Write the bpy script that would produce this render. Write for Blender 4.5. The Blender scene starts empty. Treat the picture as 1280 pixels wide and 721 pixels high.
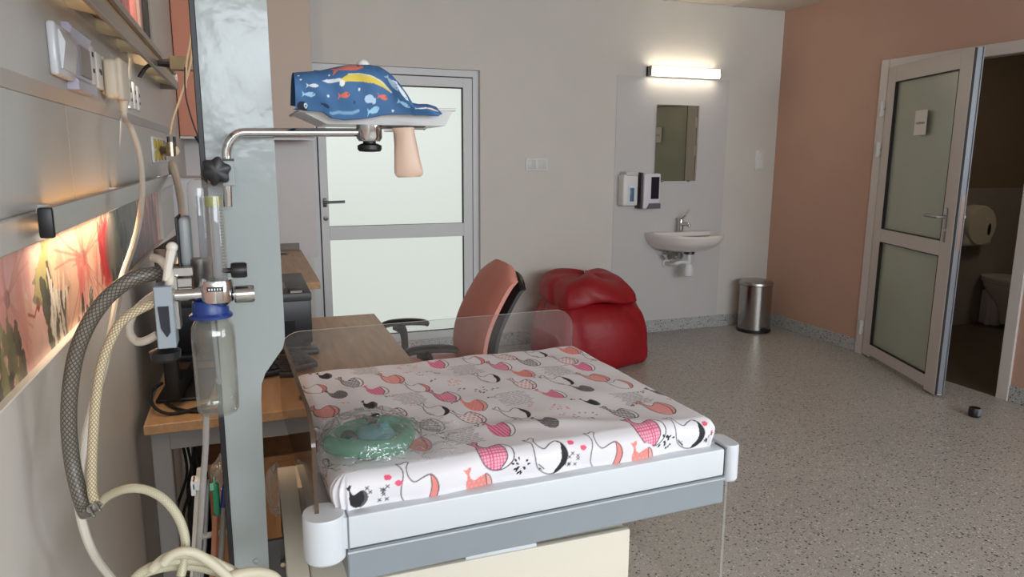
import bpy, bmesh, math, random
import numpy as np
from mathutils import Vector, Matrix
random.seed(7)
SC = bpy.context.scene
COL = SC.collection
PI = math.pi

# ------------------------------------------------------------------ camera
F_PX, PITCH, YAW, ROLL, EYE = 893.6, 0.18265, 0.35436, -0.0054732, 1.40
def cam_axes():
    f = Vector((math.sin(YAW)*math.cos(PITCH), math.cos(YAW)*math.cos(PITCH), -math.sin(PITCH)))
    r = Vector((math.cos(YAW), -math.sin(YAW), 0)); d = f.cross(r)
    r2 = r*math.cos(ROLL) + d*math.sin(ROLL); d2 = -r*math.sin(ROLL) + d*math.cos(ROLL)
    return r2, d2, f
CR, CD, CF = cam_axes()
cam = bpy.data.cameras.new('camera'); camo = bpy.data.objects.new('camera', cam); COL.objects.link(camo)
cam.sensor_width = 36; cam.lens = 36*F_PX/1280; cam.clip_start = 0.01
mw = Matrix((CR, -CD, -CF)).transposed().to_4x4(); mw.translation = (0, 0, EYE)
camo.matrix_world = mw
SC.camera = camo

# ------------------------------------------------------------------ world, daylight, exposure
SC.view_settings.view_transform = 'Standard'; SC.view_settings.look = 'None'
SC.view_settings.gamma = 1; SC.view_settings.use_curve_mapping = False
SC.view_settings.exposure = 0.30
w = bpy.data.worlds.new('sky'); SC.world = w; w.use_nodes = True
w.node_tree.nodes['Background'].inputs[0].default_value = (0.62, 0.78, 1.0, 1)
w.node_tree.nodes['Background'].inputs[1].default_value = 1.0
def area(name, loc, target, sx, sy, power, col):
    l = bpy.data.lights.new(name, 'AREA'); l.shape = 'RECTANGLE'; l.size = sx; l.size_y = sy
    l.energy = power; l.color = col
    o = bpy.data.objects.new(name, l); COL.objects.link(o); o.location = loc
    o.rotation_euler = (Vector(target)-Vector(loc)).to_track_quat('-Z', 'Y').to_euler()
    return o
area('window_daylight', (1.7, -3.40, 2.0), (1.7, 5, 1.35), 3.9, .92, 125, (0.88, 0.945, 1.0))
area('side_window_daylight', (4.09, -1.5, 1.7), (-.3, -.2, .9), 1.9, 1.3, 42, (0.88, 0.945, 1.0))

# ------------------------------------------------------------------ helpers
def lin(c):
    return tuple(((x/255/12.92) if x/255 <= .04045 else ((x/255+.055)/1.055)**2.4) for x in c)
def at(px, py, X=None, Y=None, Z=None):
    """the point of a plane that a line of sight meets"""
    d = CR*(px-640) + CD*(py-360.5) + CF*F_PX
    if X is not None: t = X/d.x
    elif Y is not None: t = Y/d.y
    else: t = (Z-EYE)/d.z
    return Vector((0, 0, EYE)) + d*t
MATS = {}
def mat(name, rgb, rough=.5, metal=0., spec=.5, emit=None, var=0., vscale=8., bump=0., bscale=200., coat=0., attr=None, sss=0.):
    if name in MATS: return MATS[name]
    m = bpy.data.materials.new(name); m.use_nodes = True; nt = m.node_tree; b = nt.nodes['Principled BSDF']
    c = lin(rgb); b.inputs['Base Color'].default_value = (*c, 1)
    b.inputs['Roughness'].default_value = rough; b.inputs['Metallic'].default_value = metal
    b.inputs['Specular IOR Level'].default_value = spec; b.inputs['Coat Weight'].default_value = coat
    if emit:
        b.inputs['Emission Color'].default_value = (*lin(emit[0]), 1); b.inputs['Emission Strength'].default_value = emit[1]
    tc = nt.nodes.new('ShaderNodeTexCoord')
    if attr:
        a = nt.nodes.new('ShaderNodeAttribute'); a.attribute_name = attr
        nt.links.new(a.outputs['Color'], b.inputs['Base Color'])
    elif var:
        n = nt.nodes.new('ShaderNodeTexNoise'); n.inputs['Scale'].default_value = vscale; n.inputs['Detail'].default_value = 4
        nt.links.new(tc.outputs['Object'], n.inputs['Vector'])
        r = nt.nodes.new('ShaderNodeMapRange'); r.inputs['From Min'].default_value = .3; r.inputs['From Max'].default_value = .7
        r.inputs['To Min'].default_value = 1-var; r.inputs['To Max'].default_value = 1+var
        nt.links.new(n.outputs['Fac'], r.inputs['Value'])
        mx = nt.nodes.new('ShaderNodeVectorMath'); mx.operation = 'SCALE'; mx.inputs[0].default_value = c
        nt.links.new(r.outputs['Result'], mx.inputs['Scale']); nt.links.new(mx.outputs['Vector'], b.inputs['Base Color'])
    if bump:
        n = nt.nodes.new('ShaderNodeTexNoise'); n.inputs['Scale'].default_value = bscale; n.inputs['Detail'].default_value = 3
        nt.links.new(tc.outputs['Object'], n.inputs['Vector'])
        bp = nt.nodes.new('ShaderNodeBump'); bp.inputs['Strength'].default_value = bump; bp.inputs['Distance'].default_value = .004
        nt.links.new(n.outputs['Fac'], bp.inputs['Height']); nt.links.new(bp.outputs['Normal'], b.inputs['Normal'])
    MATS[name] = m; return m
def clear(name, tint=(255, 255, 255), gloss=1.0, haze=0.0, rough=.04, bump=0., bscale=60., ior=1.45):
    """thin clear plastic or glass: see-through, fresnel reflection, a little milkiness"""
    if name in MATS: return MATS[name]
    m = bpy.data.materials.new(name); m.use_nodes = True; nt = m.node_tree; nt.nodes.clear()
    o = nt.nodes.new('ShaderNodeOutputMaterial'); tr = nt.nodes.new('ShaderNodeBsdfTransparent'); tr.inputs[0].default_value = (*lin(tint), 1)
    gl = nt.nodes.new('ShaderNodeBsdfGlossy'); gl.inputs['Roughness'].default_value = rough
    df = nt.nodes.new('ShaderNodeBsdfTranslucent'); d2 = nt.nodes.new('ShaderNodeBsdfDiffuse'); md = nt.nodes.new('ShaderNodeMixShader'); md.inputs[0].default_value = .5
    for q in (df, d2): q.inputs[0].default_value = (*lin(tint), 1)
    nt.links.new(df.outputs[0], md.inputs[1]); nt.links.new(d2.outputs[0], md.inputs[2])
    h = nt.nodes.new('ShaderNodeMixShader'); h.inputs[0].default_value = haze
    nt.links.new(tr.outputs[0], h.inputs[1]); nt.links.new(md.outputs[0], h.inputs[2])
    fr = nt.nodes.new('ShaderNodeFresnel'); ge = nt.nodes.new('ShaderNodeNewGeometry'); ir = nt.nodes.new('ShaderNodeMapRange')
    ir.inputs['To Min'].default_value = ior; ir.inputs['To Max'].default_value = 1/ior      # a thin sheet reflects alike from both sides
    nt.links.new(ge.outputs['Backfacing'], ir.inputs['Value']); nt.links.new(ir.outputs[0], fr.inputs['IOR'])
    mu = nt.nodes.new('ShaderNodeMath'); mu.operation = 'MULTIPLY'; mu.inputs[1].default_value = gloss; mu.use_clamp = True
    nt.links.new(fr.outputs[0], mu.inputs[0])
    x = nt.nodes.new('ShaderNodeMixShader'); nt.links.new(mu.outputs[0], x.inputs[0]); nt.links.new(h.outputs[0], x.inputs[1]); nt.links.new(gl.outputs[0], x.inputs[2])
    nt.links.new(x.outputs[0], o.inputs[0])
    if bump:
        tc = nt.nodes.new('ShaderNodeTexCoord'); n = nt.nodes.new('ShaderNodeTexNoise'); n.inputs['Scale'].default_value = bscale; n.inputs['Detail'].default_value = 2
        nt.links.new(tc.outputs['Object'], n.inputs['Vector']); bp = nt.nodes.new('ShaderNodeBump'); bp.inputs['Strength'].default_value = bump; bp.inputs['Distance'].default_value = .01
        nt.links.new(n.outputs['Fac'], bp.inputs['Height'])
        for q in (gl, fr): nt.links.new(bp.outputs['Normal'], q.inputs['Normal'])
    MATS[name] = m; return m

def spline(pts, n=8, closed=False):
    P = [Vector(p) for p in pts]; out = []
    N = len(P)
    for i in range(N if closed else N-1):
        if closed: p0, p1, p2, p3 = P[i-1], P[i], P[(i+1) % N], P[(i+2) % N]
        else: p0, p1, p2, p3 = P[max(i-1, 0)], P[i], P[i+1], P[min(i+2, N-1)]
        for k in range(n):
            t = k/n
            out.append(.5*((2*p1)+(p2-p0)*t+(2*p0-5*p1+4*p2-p3)*t*t+(3*p1-p0-3*p2+p3)*t**3))
    if not closed: out.append(P[-1])
    return out

class MB:
    def __init__(s, M=None): s.v = []; s.f = []; s.mi = []; s.M = M
    def add(s, vs, fs, mi=0):
        o = len(s.v)
        s.v += [tuple(s.M @ Vector(v)) if s.M else tuple(v) for v in vs]
        s.f += [tuple(o+i for i in f) for f in fs]; s.mi += [mi]*len(fs); return s
    def box(s, x0, x1, y0, y1, z0, z1, b=0., seg=2, mi=0):
        if not b:
            vs = [(x, y, z) for x in (x0, x1) for y in (y0, y1) for z in (z0, z1)]
            return s.add(vs, [(0, 1, 3, 2), (4, 6, 7, 5), (0, 4, 5, 1), (2, 3, 7, 6), (0, 2, 6, 4), (1, 5, 7, 3)], mi)
        bm = bmesh.new(); bmesh.ops.create_cube(bm, size=1)
        for v in bm.verts: v.co = ((x0+x1)/2+v.co.x*(x1-x0), (y0+y1)/2+v.co.y*(y1-y0), (z0+z1)/2+v.co.z*(z1-z0))
        b = min(b, .49*min(x1-x0, y1-y0, z1-z0))
        bmesh.ops.bevel(bm, geom=bm.edges[:], offset=b, segments=seg, affect='EDGES', profile=.5)
        bm.verts.index_update()
        s.add([v.co[:] for v in bm.verts], [[v.index for v in f.verts] for f in bm.faces], mi); bm.free(); return s
    def tube(s, pts, r, n=10, closed=False, caps=True, flat=1.0):
        P = [Vector(p) for p in pts]; N = len(P)
        R = r if isinstance(r, (list, tuple)) else [r]*N
        T = []
        for i in range(N):
            a = P[(i-1) % N] if closed or i > 0 else P[i]; b = P[(i+1) % N] if closed or i < N-1 else P[i]
            T.append((b-a).normalized() if (b-a).length > 1e-9 else Vector((0, 0, 1)))
        up = Vector((0, 0, 1)) if abs(T[0].z) < .9 else Vector((1, 0, 0))
        u = (up - T[0]*up.dot(T[0])).normalized(); vs = []; fs = []
        for i in range(N):
            u = (u - T[i]*u.dot(T[i])).normalized(); q = T[i].cross(u)
            for k in range(n):
                a = 2*PI*k/n; vs.append(P[i] + (u*math.cos(a)*flat + q*math.sin(a))*R[i])
        for i in range(N if closed else N-1):
            for k in range(n):
                j = (i+1) % N; fs.append((i*n+k, i*n+(k+1) % n, j*n+(k+1) % n, j*n+k))
        if caps and not closed: fs += [tuple(range(n))[::-1], tuple((N-1)*n+k for k in range(n))]
        return s.add(vs, fs)
    def lathe(s, prof, c, n=24, axis=(0, 0, 1), sx=1., sy=1.):
        q = Vector((0, 0, 1)).rotation_difference(Vector(axis)); c = Vector(c); vs = []; fs = []
        for (r, z) in prof:
            for k in range(n):
                a = 2*PI*k/n; vs.append(c + q @ Vector((r*math.cos(a)*sx, r*math.sin(a)*sy, z)))
        for i in range(len(prof)-1):
            for k in range(n): fs.append((i*n+k, i*n+(k+1) % n, (i+1)*n+(k+1) % n, (i+1)*n+k))
        fs += [tuple(range(n))[::-1], tuple((len(prof)-1)*n+k for k in range(n))]
        return s.add(vs, fs)
    def prism(s, poly, plane, a, b, mi=0, side_mi=None):
        """poly in the plane's two axes, from a to b along the third"""
        def p(u, v, w): return {'XY': (u, v, w), 'XZ': (u, w, v), 'YZ': (w, u, v)}[plane]
        n = len(poly); vs = [p(u, v, a) for u, v in poly] + [p(u, v, b) for u, v in poly]
        s.add(vs, [tuple(range(n)), tuple(range(2*n-1, n-1, -1))], mi); s.f_off = len(s.v)-2*n
        o = len(s.v)-2*n
        for i in range(n):
            j = (i+1) % n; s.f.append((o+i, o+n+i, o+n+j, o+j)); s.mi.append(mi if side_mi is None else side_mi)
        return s
    def grid(s, rows, closed_u=False, closed_v=False):
        R = len(rows); C = len(rows[0]); fs = []
        for i in range(R if closed_u else R-1):
            for j in range(C if closed_v else C-1):
                fs.append((i*C+j, i*C+(j+1) % C, ((i+1) % R)*C+(j+1) % C, ((i+1) % R)*C+j))
        return s.add([p for r in rows for p in r], fs)
    def ball(s, c, r, n=16, m=10):
        r = (r, r, r) if not isinstance(r, tuple) else r
        rows = [[(c[0]+r[0]*math.sin(PI*i/m)*math.cos(2*PI*k/n), c[1]+r[1]*math.sin(PI*i/m)*math.sin(2*PI*k/n), c[2]-r[2]*math.cos(PI*i/m)) for k in range(n)] for i in range(m+1)]
        return s.grid(rows, closed_v=True)
    def build(s, name, mats, parent=None, smooth=True, angle=35, recalc=True):
        me = bpy.data.meshes.new(name); me.from_pydata(s.v, [], s.f)
        mats = mats if isinstance(mats, (list, tuple)) else [mats]
        for m in mats: me.materials.append(m)
        if len(mats) > 1: me.polygons.foreach_set('material_index', s.mi)
        if recalc:
            bm = bmesh.new(); bm.from_mesh(me); bmesh.ops.remove_doubles(bm, verts=bm.verts, dist=1e-6); bmesh.ops.recalc_face_normals(bm, faces=bm.faces); bm.to_mesh(me); bm.free()
        if smooth:
            me.polygons.foreach_set('use_smooth', [True]*len(me.polygons)); me.set_sharp_from_angle(angle=math.radians(angle))
        return link(name, me, parent)
def link(name, me, parent=None):
    o = bpy.data.objects.new(name, me); COL.objects.link(o)
    if parent is not None:
        o.parent = parent
        if parent.type == 'EMPTY': o.matrix_parent_inverse = parent.matrix_basis.inverted()
    return o
def tag(o, label=None, cat=None, group=None, kind=None):
    for k, v in (('label', label), ('category', cat), ('group', group), ('kind', kind)):
        if v: o[k] = v
    return o
def thing(name, loc, label, cat, group=None):
    o = bpy.data.objects.new(name, None); o.empty_display_size = .05; COL.objects.link(o); o.location = loc
    return tag(o, label, cat, group)
def struct(o): return tag(o, kind='structure')
def structroot(name, loc):
    o = bpy.data.objects.new(name, None); COL.objects.link(o); o.location = loc; return tag(o, kind='structure')

class Canvas:
    """a colour grid that becomes the point colours of a fine mesh"""
    def __init__(s, w, h, res, bg): s.w, s.h, s.res = w, h, res; s.nx = int(w/res)+1; s.ny = int(h/res)+1; s.a = np.empty((s.ny, s.nx, 3)); s.a[:] = np.array(bg)/255
    def _box(s, P, m):
        lo = np.floor((P.min(0)-m)/s.res).astype(int); hi = np.ceil((P.max(0)+m)/s.res).astype(int)+1
        x0, y0 = max(lo[0], 0), max(lo[1], 0); x1, y1 = min(hi[0], s.nx), min(hi[1], s.ny)
        if x1 <= x0 or y1 <= y0: return None
        X, Y = np.meshgrid(np.arange(x0, x1)*s.res, np.arange(y0, y1)*s.res); return x0, x1, y0, y1, X, Y
    def inside(s, P, X, Y):
        m = np.zeros(X.shape, bool); n = len(P)
        for i in range(n):
            (xa, ya), (xb, yb) = P[i], P[(i+1) % n]
            if ya == yb: continue
            m ^= ((ya > Y) != (yb > Y)) & (X < (xb-xa)*(Y-ya)/(yb-ya)+xa)
        return m
    def poly(s, pts, col, alpha=1., pat=None):
        P = np.array(pts, float); B = s._box(P, 0)
        if B is None: return
        x0, x1, y0, y1, X, Y = B; m = s.inside(P, X, Y).astype(float)*alpha
        if pat is not None: m = m*pat(X, Y)
        s.a[y0:y1, x0:x1] = s.a[y0:y1, x0:x1]*(1-m[..., None]) + np.array(col)/255*m[..., None]
    def stroke(s, pts, wd, col, closed=False, alpha=1.):
        P = np.array(pts, float); B = s._box(P, wd)
        if B is None: return
        x0, x1, y0, y1, X, Y = B; D = np.full(X.shape, 1e9); n = len(P)
        for i in range(n if closed else n-1):
            a, b = P[i], P[(i+1) % n]; d = b-a; L = d@d+1e-12
            t = np.clip(((X-a[0])*d[0]+(Y-a[1])*d[1])/L, 0, 1); D = np.minimum(D, np.hypot(X-a[0]-t*d[0], Y-a[1]-t*d[1]))
        m = np.clip((wd/2-D)/s.res+.5, 0, 1)*alpha
        s.a[y0:y1, x0:x1] = s.a[y0:y1, x0:x1]*(1-m[..., None]) + np.array(col)/255*m[..., None]
    def ell(s, cx, cy, rx, ry, col, rot=0., alpha=1., pat=None, n=20):
        c, q = math.cos(rot), math.sin(rot)
        s.poly([(cx+rx*math.cos(t)*c-ry*math.sin(t)*q, cy+rx*math.cos(t)*q+ry*math.sin(t)*c) for t in np.linspace(0, 2*PI, n, endpoint=False)], col, alpha, pat)
    def mesh(s, name, fn, material, parent=None):
        """fn maps arrays (u, v) to arrays (x, y, z)"""
        U, V = np.meshgrid(np.arange(s.nx)*s.res, np.arange(s.ny)*s.res)
        x, y, z = fn(U, V); co = np.stack([x, y, z], -1).reshape(-1, 3).astype(np.float32)
        I = np.arange(s.nx*s.ny).reshape(s.ny, s.nx); q = np.stack([I[:-1, :-1], I[:-1, 1:], I[1:, 1:], I[1:, :-1]], -1).reshape(-1, 4)
        me = bpy.data.meshes.new(name); me.vertices.add(len(co)); me.vertices.foreach_set('co', co.ravel())
        me.loops.add(q.size); me.loops.foreach_set('vertex_index', q.ravel().astype(np.int32))
        me.polygons.add(len(q)); me.polygons.foreach_set('loop_start', np.arange(0, q.size, 4, dtype=np.int32))
        me.update(calc_edges=True)
        me.polygons.foreach_set('use_smooth', np.ones(len(q), bool))
        c = s.a.reshape(-1, 3); c = np.where(c <= .04045, c/12.92, ((c+.055)/1.055)**2.4)
        at_ = me.color_attributes.new('print', 'FLOAT_COLOR', 'POINT'); at_.data.foreach_set('color', np.concatenate([c, np.ones((len(c), 1))], 1).astype(np.float32).ravel())
        me.materials.append(material); me.update()
        return link(name, me, parent)

# ------------------------------------------------------------------ shared materials
STEEL = mat('brushed_steel', (176, 174, 170), .28, 1.)
CHROME = mat('chrome', (205, 205, 205), .1, 1.)
BLACK = mat('black_plastic', (20, 20, 22), .42)
BLACKM = mat('matte_black', (14, 14, 15), .7)
WHITE = mat('white_plastic', (222, 222, 220), .38)
CREAM = mat('cream_plastic', (216, 208, 190), .4)
ALU = mat('white_aluminium', (188, 190, 192), .4)
ACRYL = clear('clear_acrylic', (247, 247, 246), 1.0, .03)
CLEAR = clear('clear_plastic', (250, 250, 248), 1.3, .07)
# ================================================================== the room
XR, YB, ZC, XL, YF = 4.14, 4.912, 2.556, -0.34, -3.45
def wallmat(name, rgb): return mat(name, rgb, .62, spec=.35, var=.025, vscale=3, bump=.12, bscale=350)
W_CREAM = wallmat('cream_wall_paint', (210, 206, 199)); W_SALMON = wallmat('salmon_wall_paint', (190, 154, 136))

def speckle(name, base, rough):
    m = bpy.data.materials.new(name); m.use_nodes = True; nt = m.node_tree; b = nt.nodes['Principled BSDF']; b.inputs['Roughness'].default_value = rough
    tc = nt.nodes.new('ShaderNodeTexCoord'); cur = None
    def rgb(c): return (*lin(c), 1)
    col = None
    noi = nt.nodes.new('ShaderNodeTexNoise'); noi.inputs['Scale'].default_value = 2.2; noi.inputs['Detail'].default_value = 3; nt.links.new(tc.outputs['Object'], noi.inputs['Vector'])
    mx = nt.nodes.new('ShaderNodeMix'); mx.data_type = 'RGBA'; nt.links.new(noi.outputs['Fac'], mx.inputs['Factor'])
    mx.inputs['A'].default_value = rgb(tuple(x*.95 for x in base)); mx.inputs['B'].default_value = rgb(tuple(min(255, x*1.05) for x in base)); col = mx.outputs['Result']
    for sc, share, rad, c in ((66, .32, .30, (86, 82, 80)), (140, .35, .36, (122, 118, 115)), (105, .22, .34, (226, 222, 214)), (46, .2, .22, (56, 52, 51)), (150, .2, .33, (138, 112, 98))):
        dn = nt.nodes.new('ShaderNodeTexNoise'); dn.inputs['Scale'].default_value = sc*1.3; nt.links.new(tc.outputs['Object'], dn.inputs['Vector'])
        ad = nt.nodes.new('ShaderNodeVectorMath'); ad.operation = 'MULTIPLY_ADD'; ad.inputs[1].default_value = (.012,)*3
        nt.links.new(dn.outputs['Color'], ad.inputs[0]); nt.links.new(tc.outputs['Object'], ad.inputs[2])
        v = nt.nodes.new('ShaderNodeTexVoronoi'); v.inputs['Scale'].default_value = sc; nt.links.new(ad.outputs['Vector'], v.inputs['Vector'])
        lt = nt.nodes.new('ShaderNodeMath'); lt.operation = 'LESS_THAN'; lt.inputs[1].default_value = rad; nt.links.new(v.outputs['Distance'], lt.inputs[0])
        sp = nt.nodes.new('ShaderNodeSeparateColor'); nt.links.new(v.outputs['Color'], sp.inputs[0])
        l2 = nt.nodes.new('ShaderNodeMath'); l2.operation = 'LESS_THAN'; l2.inputs[1].default_value = share; nt.links.new(sp.outputs[0], l2.inputs[0])
        mu = nt.nodes.new('ShaderNodeMath'); mu.operation = 'MULTIPLY'; nt.links.new(lt.outputs[0], mu.inputs[0]); nt.links.new(l2.outputs[0], mu.inputs[1])
        m2 = nt.nodes.new('ShaderNodeMix'); m2.data_type = 'RGBA'; nt.links.new(mu.outputs[0], m2.inputs['Factor']); nt.links.new(col, m2.inputs['A']); m2.inputs['B'].default_value = rgb(c); col = m2.outputs['Result']
    nt.links.new(col, b.inputs['Base Color']); MATS[name] = m; return m
TERRAZZO = speckle('speckled_vinyl', (180, 175, 168), .36); COVE = speckle('speckled_cove_vinyl', (176, 178, 178), .4)

struct(MB().box(XL-.1, XR+.12, YF-.1, YB+.35, -.06, 0).build('floor', TERRAZZO, smooth=False))
ce = struct(MB().box(XL-.1, XR+.12, YF-.1, YB+.35, ZC+.012, ZC+.08).build('ceiling', mat('ceiling_grid', (196, 194, 190), .6), smooth=False))
TILE = mat('ceiling_tile', (206, 198, 188), .85, var=.05, vscale=60, bump=.2)
proto = None
for i in range(8):
    for j in range(15):
        x, y = XR-.62*(i+.5)+.12, YB-.6*(j+.5)
        if proto is None: proto = MB().box(-.292, .292, -.292, .292, 0, .012, .003, 1).build('tile', TILE, ce).data; t = ce.children[0]
        else: t = link('tile', proto, ce)
        t.location = (x, y, ZC)
for i in range(9):
    MB().box(XR-.62*i+.104, XR-.62*i+.136, YF, YB, ZC-.003, ZC+.013).build('grid_rail', mat('ceiling_grid', (196, 194, 190)), ce, False)

# back wall with the opening of the frosted door
DX0, DX1, DZ0, DZ1 = .40, 1.572, .045, 1.985
struct(MB().box(XL-.1, DX0, YB, YB+.3, 0, ZC+.02).box(DX1, XR+.1, YB, YB+.3, 0, ZC+.02).box(DX0, DX1, YB, YB+.3, DZ1, ZC+.02).box(DX0, DX1, YB, YB+.3, 0, DZ0).build('wall_back', W_CREAM, smooth=False))
# right wall with the opening of the bathroom door
BY0, BY1, BZ = 2.80, 3.86, 2.03
struct(MB().box(XR, XR+.12, YF-.1, -2.5, 0, ZC+.02).box(XR, XR+.12, -.5, BY0, 0, ZC+.02).box(XR, XR+.12, -2.5, -.5, 0, 1.0).box(XR, XR+.12, -2.5, -.5, 2.4, ZC+.02).box(XR, XR+.12, BY1, YB, 0, ZC+.02).box(XR, XR+.12, BY0, BY1, BZ, ZC+.02).build('wall_right', W_SALMON, smooth=False))
struct(MB().box(XL-.12, XL, YF-.1, YB, 0, ZC+.02).build('wall_left', W_CREAM, smooth=False))
# the wall behind the camera with a wide window
wx0, wx1, wz0, wz1 = -.28, 3.7, 1.5, 2.5
struct(MB().box(XL, wx0, YF-.12, YF, 0, ZC+.02).box(wx1, XR, YF-.12, YF, 0, ZC+.02).box(wx0, wx1, YF-.12, YF, 0, wz0).box(wx0, wx1, YF-.12, YF, wz1, ZC+.02).build('wall_front', W_CREAM, smooth=False))
wn = structroot('window_1', ((wx0+wx1)/2, YF-.06, wz0))
fr = MB()
for x in (wx0, (wx0+wx1)/2-.03, wx1-.06): fr.box(x, x+.06, YF-.09, YF-.04, wz0, wz1)
for z in (wz0, wz1-.06): fr.box(wx0, wx1, YF-.09, YF-.04, z, z+.06)
fr.build('window_frame', ALU, wn, False)

wn = structroot('window_2', (XR+.06, -1.5, 1.0)); fr = MB()
for y in (-2.5, -1.53, -.56): fr.box(XR+.04, XR+.09, y, y+.06, 1.0, 2.4)
for z in (1.0, 2.34): fr.box(XR+.04, XR+.09, -2.5, -.5, z, z+.06)
fr.build('window_frame', ALU, wn, False)

# lighter washable panel behind the sink, board behind the rear desk, speckled coves
struct(MB().box(2.645, 3.646, YB-.004, YB, .10, 2.0).build('trim_1', mat('washable_wall_panel', (199, 197, 196), .35, var=.01), smooth=False))
struct(MB().box(XL, .428, YB-.006, YB, .73, 1.52).build('trim_2', mat('grey_white_wall_board', (206, 202, 202), .4, var=.01), smooth=False))
def cove(name, pts):
    m = MB()
    for (x0, x1, y0, y1) in pts: m.box(x0, x1, y0, y1, 0, .10, .003, 1)
    return struct(m.build(name, COVE))
cove('baseboard_back', [(XL, XR, YB-.008, YB)]); cove('baseboard_right', [(XR-.008, XR, YF, BY0-.045), (XR-.008, XR, BY1+.04, YB)])

# ------------------------------------------------------------------ frosted door in the back wall (backlit by daylight)
d1 = structroot('door_1', ((DX0+DX1)/2, YB, DZ0))
ga = mat('door_grey_aluminium', (212, 214, 216), .42); dk = mat('dark_rubber_gasket', (32, 32, 34), .6)
yd = YB+.035
MB().box(DX0, DX0+.055, yd, yd+.09, DZ0, DZ1).box(1.528, DX1, yd, yd+.09, DZ0, DZ1).box(DX0+.055, 1.528, yd, yd+.09, 1.94, DZ1).box(DX0+.055, 1.528, yd, yd+.09, DZ0, .065).build('door_frame', ga, d1, False)
MB().box(.455, .46, yd-.003, yd+.05, .065, 1.94).box(1.522, 1.528, yd-.003, yd+.05, .065, 1.94).box(.455, 1.528, yd-.003, yd+.05, 1.933, 1.94).build('gasket', dk, d1, False)
y1_ = yd-.012
lf = MB().box(.462, .515, y1_, y1_+.07, .07, 1.932, .002, 1).box(1.455, 1.521, y1_, y1_+.07, .07, 1.932, .002, 1)
for z0, z1 in ((.07, .15), (.835, .928), (1.868, 1.932)): lf.box(.515, 1.455, y1_, y1_+.07, z0, z1, .002, 1)
leaf = lf.build('door_leaf', ga, d1)
MB().box(.515, 1.455, y1_+.006, y1_+.02, .924, .93).box(1.447, 1.455, y1_+.006, y1_+.02, .93, 1.868).box(.515, 1.455, y1_+.006, y1_+.02, 1.860, 1.868).box(1.449, 1.455, y1_+.006, y1_+.02, .15, .835).box(.515, 1.455, y1_+.006, y1_+.02, .15, .156).build('bead', dk, leaf, False)
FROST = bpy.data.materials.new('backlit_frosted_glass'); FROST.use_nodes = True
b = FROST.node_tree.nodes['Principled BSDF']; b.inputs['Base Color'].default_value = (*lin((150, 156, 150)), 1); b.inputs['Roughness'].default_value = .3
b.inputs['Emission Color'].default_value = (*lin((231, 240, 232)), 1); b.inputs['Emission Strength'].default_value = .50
for z0, z1 in ((.93, 1.868), (.15, .835)):
    MB().box(.515, 1.455, y1_+.02, y1_+.035, z0, z1).build('glass_pane', FROST, leaf, False)
hd = MB().box(.478, .502, y1_-.008, y1_, 1.06, 1.12, .004).tube([(.49, y1_-.005, 1.095), (.49, y1_-.05, 1.095)], .009).tube(spline([(.485, y1_-.05, 1.095), (.54, y1_-.052, 1.095), (.615, y1_-.05, 1.097)], 4), .009)
hd.build('door_handle', mat('dark_steel', (92, 92, 92), .35, 1.), d1)
MB().lathe([(.016, 0), (.016, .008), (.008, .009), (.008, .006)], (.492, y1_, .985), 16, (0, -1, 0)).build('keyhole_plate', MATS['dark_steel'], d1)

# ------------------------------------------------------------------ bathroom behind the right wall, and its open door
BR_X1, BR_Y1 = 7.3, 4.30
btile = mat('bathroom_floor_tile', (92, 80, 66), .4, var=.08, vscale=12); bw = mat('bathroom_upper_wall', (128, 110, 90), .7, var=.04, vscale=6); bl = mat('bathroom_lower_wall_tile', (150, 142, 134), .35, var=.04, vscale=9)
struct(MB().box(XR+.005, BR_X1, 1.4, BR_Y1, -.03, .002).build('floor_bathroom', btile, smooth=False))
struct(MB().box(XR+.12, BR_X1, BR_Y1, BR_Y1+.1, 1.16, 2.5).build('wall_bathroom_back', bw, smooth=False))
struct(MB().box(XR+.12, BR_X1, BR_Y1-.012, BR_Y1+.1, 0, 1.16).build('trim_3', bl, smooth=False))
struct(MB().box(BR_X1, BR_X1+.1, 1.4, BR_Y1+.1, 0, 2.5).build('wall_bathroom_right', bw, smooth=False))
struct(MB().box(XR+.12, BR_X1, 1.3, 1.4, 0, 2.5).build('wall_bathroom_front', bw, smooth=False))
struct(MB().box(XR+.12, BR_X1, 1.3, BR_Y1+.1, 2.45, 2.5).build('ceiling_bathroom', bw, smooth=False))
area('bathroom_fill', (5.6, 2.8, 2.4), (5.6, 3.2, 0), .5, .5, 4.0, (1, .85, .66))  # unseen warm fill light, added to lift the dark bathroom
d2 = structroot('door_2', (XR, (BY0+BY1)/2, 0))
wa = mat('door_white_aluminium', (204, 196, 190), .42)
fx0, fx1 = XR-.014, XR+.075
MB().box(fx0, fx1, 3.83, 3.897, 0, 2.06, .003, 1).box(fx0, fx1, 2.757, 2.828, 0, 2.06, .003, 1).box(fx0, fx1, 2.828, 3.83, 1.99, 2.06, .003, 1).build('door_frame', wa, d2)
hx, hy = 4.122, 3.825; ex, ey = 3.784, 2.958
ang = math.atan2(ey-hy, ex-hx)
LM = Matrix.Translation((hx, hy, 0)) @ Matrix.Rotation(ang, 4, 'Z')     # local x along the leaf, local +y faces the bathroom side
W = .935; t0, t1 = .0, .05
lf = MB(LM).box(0, .105, t0, t1, .012, 2.002, .002, 1).box(.815, W, t0, t1, .012, 2.002, .002, 1)
for z0, z1 in ((.03, .105), (.835, .925), (1.9, 2.002)): lf.box(.105, .815, t0, t1, z0, z1, .002, 1)
leaf = lf.build('door_leaf', wa, d2)
MB(LM).box(W-.001, W+.005, .002, .014, .014, 2.0).build('gasket', dk, leaf, False)
MB(LM).box(W, W+.003, .014, .044, .02, 2.0).box(W, W+.010, .045, .05, .014, 2.004).build('edge_profile', mat('bare_aluminium', (136, 142, 150), .3, .25), leaf, False)
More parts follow.
